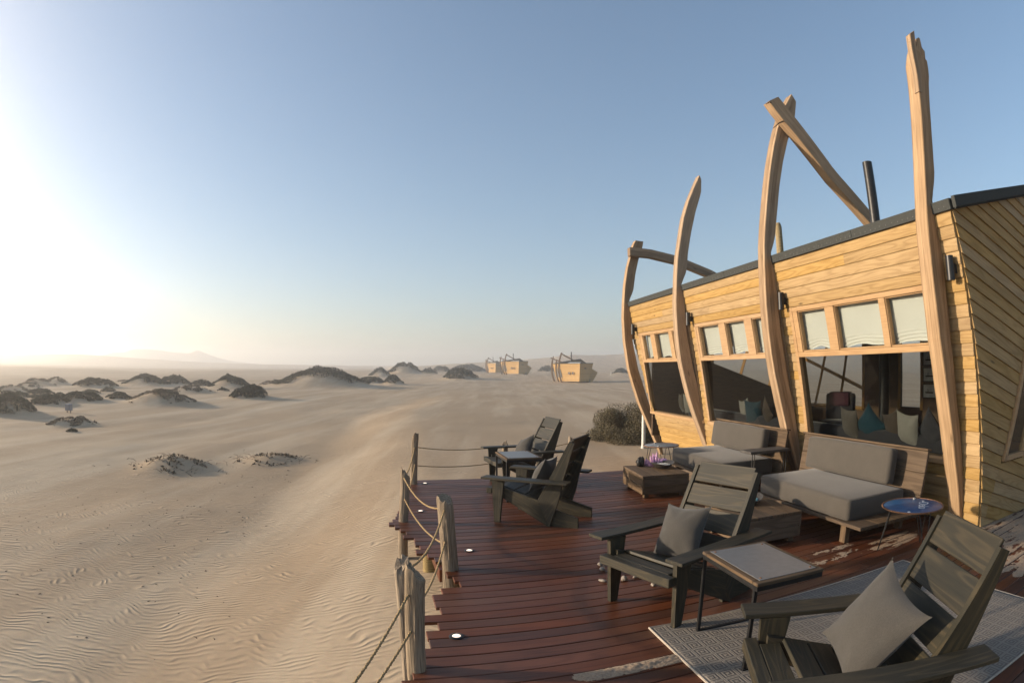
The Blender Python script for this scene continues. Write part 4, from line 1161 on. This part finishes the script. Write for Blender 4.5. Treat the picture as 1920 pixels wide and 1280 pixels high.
MB().lathe([(.0, 0), (.024, 0), (.022, .01), (.012, .014), (.0, .014)], 18).build('drum_plug', M_ZINC, rt, RZ(R(-8)) @ T(.195, .21, .4755))
MB().lathe([(.0, 0), (.016, 0), (.014, .006), (.0, .007)], 14).build('drum_plug', M_PALE, rt, RZ(R(-8)) @ T(-.22, -.20, .4755))
rt2 = round_table('faded grey round drum lid table at the far deck edge', (2.62, 9.93), .49, .315, M_BLUEGREY, R(50), .30)
MB().lathe([(.0, 0), (.022, 0), (.02, .01), (.0, .012)], 18).build('drum_plug', M_ZINC, rt2, T(-.20, -.05, .4905))
MB().lathe([(.0, 0), (.018, 0), (.016, .01), (.0, .012)], 18).build('drum_plug', M_ZINC, rt2, T(.12, .18, .4905))

# ------------------------------------------------------------------ rug
m, N, L, p, out = mat('woven_rug')
tc = N.new('ShaderNodeTexCoord'); sx = N.new('ShaderNodeSeparateXYZ'); L.new(tc.outputs['Object'], sx.inputs[0])
def cellc(s, size):
    f = mathn(N, L, 'FRACT', mathn(N, L, 'DIVIDE', s, size)); return mathn(N, L, 'ABSOLUTE', mathn(N, L, 'SUBTRACT', f, .5))
ca_ = cellc(sx.outputs['X'], .112); cb_ = cellc(sx.outputs['Y'], .112)
mxd = mathn(N, L, 'MAXIMUM', ca_, cb_)
rg_ = mathn(N, L, 'SINE', mathn(N, L, 'MULTIPLY', mxd, 2 * math.pi * 5.0))
nz_ = nd(N, 'ShaderNodeTexNoise', Scale=260.0, Detail=2.0); L.new(tc.outputs['Object'], nz_.inputs['Vector'])
nb_ = nd(N, 'ShaderNodeTexNoise', Scale=3.0, Detail=4.0); L.new(tc.outputs['Object'], nb_.inputs['Vector'])
ff = mathn(N, L, 'ADD', mathn(N, L, 'MULTIPLY', rg_, .5), mathn(N, L, 'MULTIPLY', nz_.outputs['Fac'], .5))
r_ = ramp(N, L, ff, [(-.0, (.155, .138, .120, 1)), (.65, (.26, .232, .198, 1))])
c = mixc(N, L, mathn(N, L, 'MULTIPLY', nb_.outputs['Fac'], .3), r_.outputs[0], (.14, .115, .09, 1))
L.new(c, p.inputs['Base Color']); p.inputs['Roughness'].default_value = .95; p.inputs['Specular IOR Level'].default_value = .1
bmp = nd(N, 'ShaderNodeBump', Strength=.6, Distance=.004); L.new(ff, bmp.inputs['Height']); L.new(bmp.outputs[0], p.inputs['Normal'])
M_RUG = m
nx, ny = 60, 44
RW, RH = 2.72, 2.02
V, F = [], []
for lay, zz in ((0, .0095), (1, .0025)):
    for a in range(nx + 1):
        for b in range(ny + 1):
            x = RW * a / nx; y = -RH * b / ny
            z = zz + (.004 * float(vnoise(np.array([x * 1.7]), np.array([y * 1.9]))[0] + .5) if lay == 0 else 0)
            V.append((x + .006 * math.sin(7 * y), y + .006 * math.sin(6 * x), z))
n1_ = (nx + 1) * (ny + 1)
for a in range(nx):
    for b in range(ny):
        i_ = a * (ny + 1) + b
        F.append((i_, i_ + 1, i_ + ny + 2, i_ + ny + 1)); F.append((i_ + n1_, i_ + ny + 1 + n1_, i_ + ny + 2 + n1_, i_ + 1 + n1_))
bd = [a * (ny + 1) for a in range(nx + 1)] + [nx * (ny + 1) + b for b in range(1, ny + 1)] + [a * (ny + 1) + ny for a in range(nx - 1, -1, -1)] + [b for b in range(ny - 1, 0, -1)]
for a, b in zip(bd, bd[1:] + bd[:1]): F.append((a, b, b + n1_, a + n1_))
bm = None
rug = thing('rug', 'flat woven rug of concentric squares under the chair and steel table', 'rug', (.964, 3.714, 0), R(10.8))
np_mesh('weave', V, F, M_RUG, rug, None, True)
hem = MB(); hp = [(0, 0), (RW, 0), (RW, -RH), (0, -RH), (0, 0)]
for (a, b) in zip(hp[:-1], hp[1:]): hem.tube([(a[0], a[1], .008), (b[0], b[1], .008)], .008, 6)
hem.build('hem', plain('rug_hem', (.40, .34, .27, 1), .95, noise=.25, nscale=120), rug)

# ------------------------------------------------------------------ shells and drifted sand on the deck
for k, (x, y, s, lb) in enumerate(((.82, 5.16, .034, 'round'), (.82, 5.02, .036, 'round'), (.78, 4.73, .03, 'long'), (.95, 4.93, .03, 'round'), (.97, 4.73, .04, 'knobbed'), (1.09, 4.78, .03, 'long'), (1.19, 4.55, .034, 'round'))):
    q = (1.7, .8, .6) if lb == 'long' else ((1.2, .9, .8) if lb == 'knobbed' else (1, .95, .75))
    o = link('shell', lump(s * .75 * q[0], s * .75 * q[1], s * .75 * q[2], k + 20, .3 if lb == 'knobbed' else .12, 3), M_SHELL, None, T(x, y, s * .75 * q[2] * .88) @ RZ(k * 1.3))
    tag(o, ('upper of the paired round shells beside the chair leg', 'lower of the paired round shells beside the chair leg', 'long thin shell lying in front of the chair leg', 'round shell half hidden behind the chair leg', 'knobbed shell just behind the chair leg', 'flat long shell under the chair seat', 'round shell below the seat front of the chair')[k], 'shell', 'shells lying on the deck')
def drift(e0, n0, le, wn_, hmax, seed, label, thr=.35, res=.02):
    """thin wind drift of sand lying on the planks"""
    ne, nn2 = max(6, int(le / res)), max(6, int(wn_ / res))
    s, q = np.meshgrid(np.linspace(-1, 1, ne), np.linspace(-1, 1, nn2), indexing='ij')
    env = np.clip(1 - s * s, 0, 1) ** .6 * np.clip(1 - q * q, 0, 1) ** .6
    nz2 = .5 + fbm(s * le * 2.3 + seed, q * wn_ * 7 + seed, 5)
    fine = fbm(s * le * 22 + seed, q * wn_ * 40, 3) * .5
    h = (env * (nz2 + .35) + fine * env - thr) * hmax
    e = e0 + s * le / 2; n = n0 + q * wn_ / 2
    fr_ = ((n - 3.776) / PITCH) % 1.0
    h = h - .9 * hmax * (np.minimum(fr_, 1 - fr_) < .07)
    keep = h > 0
    X = e * DE.x + n * DN.x; Y = e * DE.y + n * DN.y
    V = np.column_stack([X.ravel(), Y.ravel(), (np.where(keep, h, -.001) + .0025).ravel()])
    i_, j_ = np.meshgrid(np.arange(ne - 1), np.arange(nn2 - 1), indexing='ij'); a = (i_ * nn2 + j_).ravel()
    F = np.column_stack([a, a + nn2, a + nn2 + 1, a + 1])
    kf = keep.ravel(); F = F[(kf[F].sum(1) >= 2)]
    if len(F) == 0: return
    used = np.unique(F); mp_ = np.full(len(V), -1); mp_[used] = np.arange(len(used))
    c_ = V[used].mean(0); c_[2] = 0
    o = np_mesh('sand_drift', V[used] - c_, mp_[F], M_SANDD, None, T(*c_), True)
    return tag(o, label, 'sand', None, 'stuff')
m, N, L, p, out = mat('drifted_sand')
tc = N.new('ShaderNodeTexCoord'); nn3 = nd(N, 'ShaderNodeTexNoise', Scale=70.0, Detail=4.0); L.new(tc.outputs['Object'], nn3.inputs['Vector'])
r_ = ramp(N, L, nn3.outputs['Fac'], [(.3, (.26, .185, .125, 1)), (.7, (.40, .30, .21, 1))]); L.new(r_.outputs[0], p.inputs['Base Color'])
p.inputs['Roughness'].default_value = .95; p.inputs['Specular IOR Level'].default_value = .1
M_SANDD = m
def en(x, y): return (x * DE.x + y * DE.y, x * DN.x + y * DN.y)
e, n = en(.80, 3.17); drift(e, n, .95, .13, .016, 3.1, 'tongue of drifted sand lying across planks by the rug corner', .25, .008)
e, n = en(3.15, 4.80); drift(e, n, 1.7, .75, .006, 8.7, 'speckled drift of sand on the planks before the sofa', 1.05, .011)
e, n = en(4.0, 4.83); drift(e, n, 1.2, .45, .008, 15.2, 'drift of sand under the blue round table', .68, .011)
e, n = en(5.6, 4.35); drift(e, n, 2.3, 1.0, .008, 22.4, 'sand blown over the planks beside the lodge corner', .42, .014)
e, n = en(4.9, 3.45); drift(e, n, 1.6, .9, .007, 31.4, 'patchy drift of sand between the rug and the lodge corner', .50, .014)

# ------------------------------------------------------------------ far cabins
def make_hut(label, loc, rz, s=1.0):
    t = thing('cabin', label, 'cabin', loc, rz, 'small ship shaped cabins on the dunes')
    t.scale = (s,) * 3
    top = [(0, 0), (2.69, 2.26), (1.6, 7.4), (-4.43, 9.2), (-3.37, 4.0)]
    bot = [(-.10, .35), (1.95, 2.1), (1.3, 6.8), (-3.5, 8.4), (-2.55, 3.6)]
    zt, zb = 3.62, .34
    V = [(x, y, zb) for x, y in bot] + [(x, y, zt) for x, y in top]
    n = 5
    MB().add(V, [tuple(reversed(range(n))), tuple(range(n, 2 * n))] + [(i_, (i_ + 1) % n, n + (i_ + 1) % n, n + i_) for i_ in range(n)]).build('hull', M_HUT, t)
    cx, cy_ = -1.0, 4.2
    rim = MB()
    for i_ in range(n):
        a, b = Vector((*top[i_], zt)), Vector((*top[(i_ + 1) % n], zt))
        rim.tube([a, b], .07, 4, smooth=False)
    rim.build('roof_edge', M_FELT, t)
    # pitched roof
    rd = MB()
    P = [(-3.6, 4.2, zt + .02), (1.5, 2.2, zt + .02), (.35, 1.9, 4.45), (-3.3, 4.6, 3.75), (1.3, 6.6, zt + .02), (.1, 7.0, 4.45), (-4.1, 8.9, zt + .02), (-3.9, 8.6, 3.8)]
    rd.add(P, [(0, 1, 2, 3), (1, 4, 5, 2), (3, 2, 5, 7), (4, 6, 7, 5), (6, 0, 3, 7), (0, 6, 4, 1)])
    rd.build('roof', M_FELT, t)
    MB().box(-1.3, 1.3, -.02, .02, 0, .13).build('skylight', plain('pale_panel', (.35, .40, .46, 1), .3), t, T(-.9, .85, zt + .06) @ RZ(R(-39)))
    MB().tube([(-1.25, 3.3, 3.7), (-1.25, 3.3, 5.75)], .10, 10).build('chimney', M_STEEL, t)
    def hrib(bx, by, sc, name='rib'):
        pts = [(.55, .0), (.30, .5), (.05, 1.2), (-.12, 2.0), (-.16, 2.8), (-.12, 3.6), (.02, 4.4), (.22, 5.1), (.5, 5.7)]
        pts = [q for q in pts if q[1] <= sc]
        d = Vector((.93, .36, 0))
        return MB().tube([(bx + d.x * a, by + d.y * a, z) for a, z in pts], [.17] * (len(pts) - 1) + [.07], 4, smooth=False).build(name, M_RIBH, t)
    hrib(-3.35, 4.15, 6); hrib(-3.75, 6.0, 4.6); hrib(-4.35, 8.9, 5.4)
    MB().tube([(-3.15, 4.2, 5.5), (-.2, 3.0, 3.85)], .13, 4, smooth=False).build('cross_beam', M_RIBH, t)
    MB().tube([(-4.7, 8.9, 4.75), (-2.2, 7.2, 3.75)], .12, 4, smooth=False).build('cross_beam', M_RIBH, t)
    fdir = Vector((-3.37 - 0, 4.0, 0)).normalized()
    nrm = Vector((-fdir.y, fdir.x, 0)) * -1
    nrm = Vector((-.766, -.643, 0))
    for k, f in enumerate((.36, .58)):
        q = Vector((-.06, .2, 0)).lerp(Vector((-2.9, 3.75, 0)), f) + Vector((0, 0, 1.85)) + nrm * .10
        Mq = T(*q) @ nrm.to_track_quat('Z', 'Y').to_matrix().to_4x4()
        w_ = MB().lathe([(.22, -.04), (.30, -.04), (.30, .03), (.24, .04), (.22, .02), (.22, -.04)], 20).build('porthole', M_FRAME, t, Mq)
        MB().lathe([(.0, .0), (.22, .0)], 20).build('pane', M_PANE, w_, Mq.inverted() @ Mq)
    q = Vector((1.05, 1.02, 2.72)); n2 = Vector((.643, -.766, -.1)).normalized()
    MB().box(-.26, .26, -.09, .09, -.05, .06).build('vent', M_LAMPB, t, T(*q) @ n2.to_track_quat('Z', 'Y').to_matrix().to_4x4())
    for (y0_, y1_) in ((4.5, 5.5), (6.4, 7.6)):
        a0 = Vector((-3.37, 4.0, 3.62)).lerp(Vector((-4.43, 9.2, 3.62)), (y0_ - 4) / 5.2); a1 = Vector((-3.37, 4.0, 3.62)).lerp(Vector((-4.43, 9.2, 3.62)), (y1_ - 4) / 5.2)
        b0 = Vector((-2.55, 3.6, .16)).lerp(Vector((-3.5, 8.4, .16)), (y0_ - 4) / 5.2); b1 = Vector((-2.55, 3.6, .16)).lerp(Vector((-3.5, 8.4, .16)), (y1_ - 4) / 5.2)
        o_ = Vector((-.05, -.02, 0))
        qs = [b0.lerp(a0, .25) + o_, b1.lerp(a1, .25) + o_, b1.lerp(a1, .72) + o_, b0.lerp(a0, .72) + o_]
        mb = MB(); mb.add([tuple(v) for v in qs] + [tuple(v - o_ * 1.6) for v in qs], [(0, 1, 2, 3), (7, 6, 5, 4), (0, 4, 5, 1), (1, 5, 6, 2), (2, 6, 7, 3), (3, 7, 4, 0)])
        mb.build('window', M_PANE, t)
    # porch annex on the shaded side
    an = MB()
    A_ = [(2.0, 2.9, .16), (2.7, 3.4, .16), (2.5, 6.0, .16), (1.6, 6.2, .16), (2.35, 2.7, 2.75), (3.75, 3.6, 1.95), (3.5, 6.2, 1.95), (2.0, 6.4, 2.75)]
    an.add(A_, [(3, 2, 1, 0), (4, 5, 6, 7), (0, 1, 5, 4), (1, 2, 6, 5), (2, 3, 7, 6), (3, 0, 4, 7)])
    an.build('porch', M_HUT, t)
    MB().box(-.30, .30, -.03, .03, 0, 1.9).build('door', M_LAMPB, t, T(2.02, 2.55, .18) @ RZ(R(50)) @ RX(R(-8)))
    for (x, y) in ((.2, 1.0), (1.6, 2.2), (-1.2, 2.4), (-2.3, 3.9), (1.1, 6.2), (-3.0, 7.8), (2.3, 3.6)):
        MB().tube([(x, y, -.8), (x, y, .17)], .09, 8).build('stilt', M_POLE, t)
    return t
m, N, L, p, out = mat('cabin_boards')
tc = N.new('ShaderNodeTexCoord'); sx = N.new('ShaderNodeSeparateXYZ'); L.new(tc.outputs['Object'], sx.inputs[0])
row = mathn(N, L, 'DIVIDE', sx.outputs['Z'], .14)
fr_ = mathn(N, L, 'FRACT', row)
wn_ = nd(N, 'ShaderNodeTexWhiteNoise', noise_dimensions='1D'); L.new(mathn(N, L, 'FLOOR', row), wn_.inputs['W'])
tone = ramp(N, L, wn_.outputs['Value'], [(0, (.37, .225, .082, 1)), (1, (.47, .30, .12, 1))])
ln_ = ramp(N, L, fr_, [(.0, (.45, .45, .45, 1)), (.10, (1, 1, 1, 1))])
L.new(mixc(N, L, 1.0, tone.outputs[0], ln_.outputs[0], 'MULTIPLY'), p.inputs['Base Color']); p.inputs['Roughness'].default_value = .7
p.inputs['Specular IOR Level'].default_value = .2
M_HUT = m
M_RIBH = plain('cabin_rib', (.15, .095, .055, 1), .7, noise=.2)
M_PANE = plain('cabin_glass', (.16, .18, .19, 1), .12, noise=.1, spec=.8)
for lb, x, y, rz, s in (('nearest ship shaped cabin, its portholes facing the sun, standing alone', 12.2, 103.9, R(0), 1.0),
                        ('middle ship shaped cabin with the upright chimney, next to its twin', 1.8, 152.0, R(4), 1.0), ('farthest and smallest looking cabin standing left of its twin', -5.6, 199.0, R(-4), .98)):
    make_hut(lb, (x, y, gz(x, y) - .05), rz, s)
for k, (x, y) in enumerate(((25.7, 150), (17.0, 185.0), (23.0, 185.0), (30.5, 140.0))):
    o = MB().tube([(0, 0, -.3), (0, 0, 1.0)], .06, 8).build('marker_post', M_PVC, None, T(x, y, gz(x, y)))
    tag(o, 'thin white marker post in the sand ' + ('beside the lone cabin' if k in (0, 3) else 'by the shrub dome between the cabins'), 'post', 'white marker posts near the cabins')
# pale pipe by the far lodge corner, small box on legs out in the dunes
x, y = 3.72, 16.1
mb = MB().tube([(0, 0, -.3), (0, 0, 1.25)], .055, 16); mb.tube([(0, 0, -.02), (0, 0, .06)], .07, 16)
tag(mb.build('pipe', M_PVC, None, T(x, y, gz(x, y))), 'upright white pipe in the sand beside the far lodge corner', 'pipe')
x, y = -23.7, 23.9
t = thing('meter_box', 'small grey box on short legs standing on blown sand', 'box', (x, y, gz(x, y)))
MB().box(-.19, .19, -.15, .15, .14, .50, .01).build('casing', plain('grey_casing', (.16, .17, .19, 1), .6), t)
for a in (-.15, .15): MB().box(a - .02, a + .02, -.02, .02, -.2, .145).build('leg', M_STEEL, t)

# ------------------------------------------------------------------ dune shrubs
def leaf_cloud(P, size, rs, up=.35):
    """small leaf quads around the points P"""
    n = len(P)
    a = rs.normal(size=(n, 3)); a[:, 2] += up; a /= np.linalg.norm(a, axis=1)[:, None]
    b = rs.normal(size=(n, 3)); b -= a * (a * b).sum(1)[:, None]; b /= np.linalg.norm(b, axis=1)[:, None]
    s = size * rs.uniform(.6, 1.5, n)[:, None]
    V = np.stack([P - a * s, P + b * s * .45, P + a * s * 1.1, P - b * s * .45], 1).reshape(-1, 3)
    return V, np.arange(4 * n).reshape(n, 4)
def shrub(idx, cx, cy_, w, h, kind, label):
    rs = np.random.RandomState(100 + idx)
    d = math.hypot(cx, cy_)
    size = max(.05, d * .0013)
    thick = {'full': .46, 'cap': .30, 'sparse': .20, 'low': .16}[kind] * h
    n = int(min(9000, max(700, 6.5 * w * w / size ** 2)))
    if kind == 'sparse': n = int(n * .5)
    if kind == 'low': n = int(n * .10)
    g = rs.uniform(0, 2 * np.pi, n * 3); q = np.sqrt(rs.rand(n * 3)) * 1.12
    dx, dy = q * np.cos(g), q * np.sin(g)
    px, py = cx + dx * w, cy_ + dy * w * 1.15
    clump = fbm(px / (w * .35) + idx, py / (w * .35), 3)
    edge = 1.0 - q ** 2
    if kind == 'cap': keep = ((dy > -.45 - .4 * clump) & (q < .95 + .3 * clump) & (rs.rand(len(q)) < .95)) | ((dx < -.35) & (dy > -.9) & (clump > -.25))
    elif kind == 'full': keep = clump > -.45 + .55 * q ** 3
    else: keep = clump > .02 + .1 * q
    px, py, edge, clump = px[keep][:n], py[keep][:n], edge[keep][:n], clump[keep][:n]
    hh = thick * np.clip(edge, .12, 1) ** .6 * (1 + .9 * clump) * rs.rand(len(px)) ** .45
    pz = ground(px, py) + hh
    P = np.column_stack([px - cx, py - cy_, pz])
    zb = gz(cx, cy_); P[:, 2] -= zb
    V, F = leaf_cloud(P, size, rs)
    t = thing('shrub', label, 'shrub', (cx, cy_, zb), 0, 'dark shrubs growing on the dune mounds')
    np_mesh('foliage', V, F, M_LEAF if kind in ('full', 'cap') else M_LEAF2, t)
    return t
SPECIAL = {0: 'largest dark shrub crowning the tall sand dune', 24: 'big dark shrub mound half buried in sand beyond the grey box', 8: 'rounded dark shrub in front of the twin cabins',
           9: 'low grey green shrub hugging the slope before the tall dune', 7: 'long dark shrub bank behind the farthest cabin', 38: 'dark shrub dome between the cabins', 39: 'dark shrub on the dune beside the lone cabin',
           40: 'dead brush poking from the low sand hump', 41: 'sparse dead twigs on the low sand rise beyond the hump', 16: 'half buried brush on the broad grey mound', 36: 'tiny dark tuft on the open sand slope',
           1: 'small dark cap of shrub on the far dune right behind the tall dune', 4: 'broad dark cap of shrub on the far dune between the tall dune and cabins', 2: 'low dark shrub spilling from the right foot of the tall dune',
           3: 'rounded dark clump hanging off the right foot of the tall dune', 5: 'narrow dark shrub strip beyond the rounded shrub before the cabins', 6: 'flat dark shrub on the far rise left of the cabins',
           10: 'dark cap of shrub on the pale mound above the grey green shrub', 12: 'dark cap of shrub on the sand mound behind the broad grey mound', 13: 'dark flat topped shrub next to the capped mound behind the broad grey mound',
           18: 'wide dark shrub dome behind the small grey box', 19: 'dark shrub dome closest to the small grey box', 17: 'compact dark shrub between the grey box and the broad grey mound', 37: 'small dark tuft in the sand gap below the capped pale mound'}
for k, (cx, cy_, w, h, kd) in enumerate(MC):
    d = math.hypot(cx, cy_)
    lb = SPECIAL.get(k)
    if lb is None:
        if kd in ('sparse', 'low'): lb = 'pale half buried brush on a low dune mound'
        elif d > 85: lb = 'small dark shrub on a far dune between the tall dune and the cabins'
        elif kd == 'cap': lb = 'dark shrub crowning a sand mound left of the tall dune'
        elif w > 1.3: lb = 'broad dark shrub covering a low dune mound'
        else: lb = 'small dark tuft of shrub among the low dunes'
    shrub(k, cx, cy_, w, h, kd, lb)

# the big bush by the far lodge corner
rs = np.random.RandomState(55)
bx, by = 3.75, 17.9
zb = gz(bx, by)
bush = thing('bush', 'large olive grey bush beside the far lodge corner', 'bush', (bx, by, zb))
n = 80000
cl = []
for k in range(34):
    g = rs.uniform(0, 6.283); q = math.sqrt(rs.rand())
    cl.append((q * math.cos(g) * 1.25, q * math.sin(g) * 1.0, rs.uniform(.12, 1.02) * (1.12 - .75 * q * q), rs.uniform(.28, .5)))
cl = np.array(cl)
ci = rs.randint(0, len(cl), n)
dd = rs.normal(size=(n, 3)); dd /= np.linalg.norm(dd, axis=1)[:, None]
P = cl[ci, :3] + dd * (cl[ci, 3] * (rs.rand(n) ** .4))[:, None] * np.array([1, 1, .75])
P[:, 2] = np.where(P[:, 2] < .02, np.abs(P[:, 2]) * .4, P[:, 2])
V, F = leaf_cloud(P, .0165, rs, .5)
np_mesh('foliage', V, F, leaf_mat('bush_leaves', (.05, .044, .026, 1), (.21, .175, .105, 1)), bush)
mb = MB()
for k in range(150):
    c_ = cl[rs.randint(0, len(cl))]
    e_ = np.array(c_[:3]) + rs.normal(size=3) * .22; e_[2] = max(e_[2], .2)
    x0, y0 = c_[0] * .45, c_[1] * .45
    mb.tube([(x0, y0, -.1), ((x0 + e_[0]) / 2, (y0 + e_[1]) / 2, e_[2] * .55), tuple(e_)], [.012, .009, .003], 4)
mb.build('stems', M_TWIG, bush)

# dead twigs caught on the sand hump and scattered litter on the sand
mb = MB()
for k in range(420):
    if k < 130:
        c_ = MC[40] if k % 5 < 3 else MC[41]
        x = c_[0] + rs.normal() * c_[2] * .75; y = c_[1] + rs.normal() * c_[2] * .6; l_ = rs.uniform(.08, .30)
    else:
        x = rs.uniform(-9, -2.6); y = rs.uniform(4.0, 20) if rs.rand() < .5 else rs.uniform(4.0, 10); l_ = rs.uniform(.012, .07)
        if x > -2.9 - .16 * y and rs.rand() < .8: continue
    z = gz(x, y); g = rs.uniform(0, 6.283); e_ = rs.uniform(.05, .4) if k < 130 else .08
    mb.tube([(x, y, z - .01), (x + l_ * .5 * math.cos(g), y + l_ * .5 * math.sin(g), z + l_ * e_ * .8), (x + l_ * math.cos(g + .4), y + l_ * math.sin(g + .4), z + l_ * e_)], [.007 if k < 130 else .006, .005, .002], 4)
tag(mb.build('twigs', M_TWIG), 'dry twigs and plant litter strewn over the sand', 'twigs', None, 'stuff')

# ------------------------------------------------------------------ airborne dust
m = bpy.data.materials.new('dust_haze'); m.use_nodes = True
nt = m.node_tree; nt.nodes.clear()
o_ = nt.nodes.new('ShaderNodeOutputMaterial'); pv = nt.nodes.new('ShaderNodeVolumePrincipled')
pv.inputs['Color'].default_value = (.98, .97, .96, 1); pv.inputs['Density'].default_value = .0017; pv.inputs['Anisotropy'].default_value = .62
nt.links.new(pv.outputs[0], o_.inputs['Volume'])
hz = MB().box(-1300, 1300, -1300, 1300, -6, 36).build('haze', m)
tag(hz, 'pale blown dust hanging over the dunes', None, None, 'stuff')
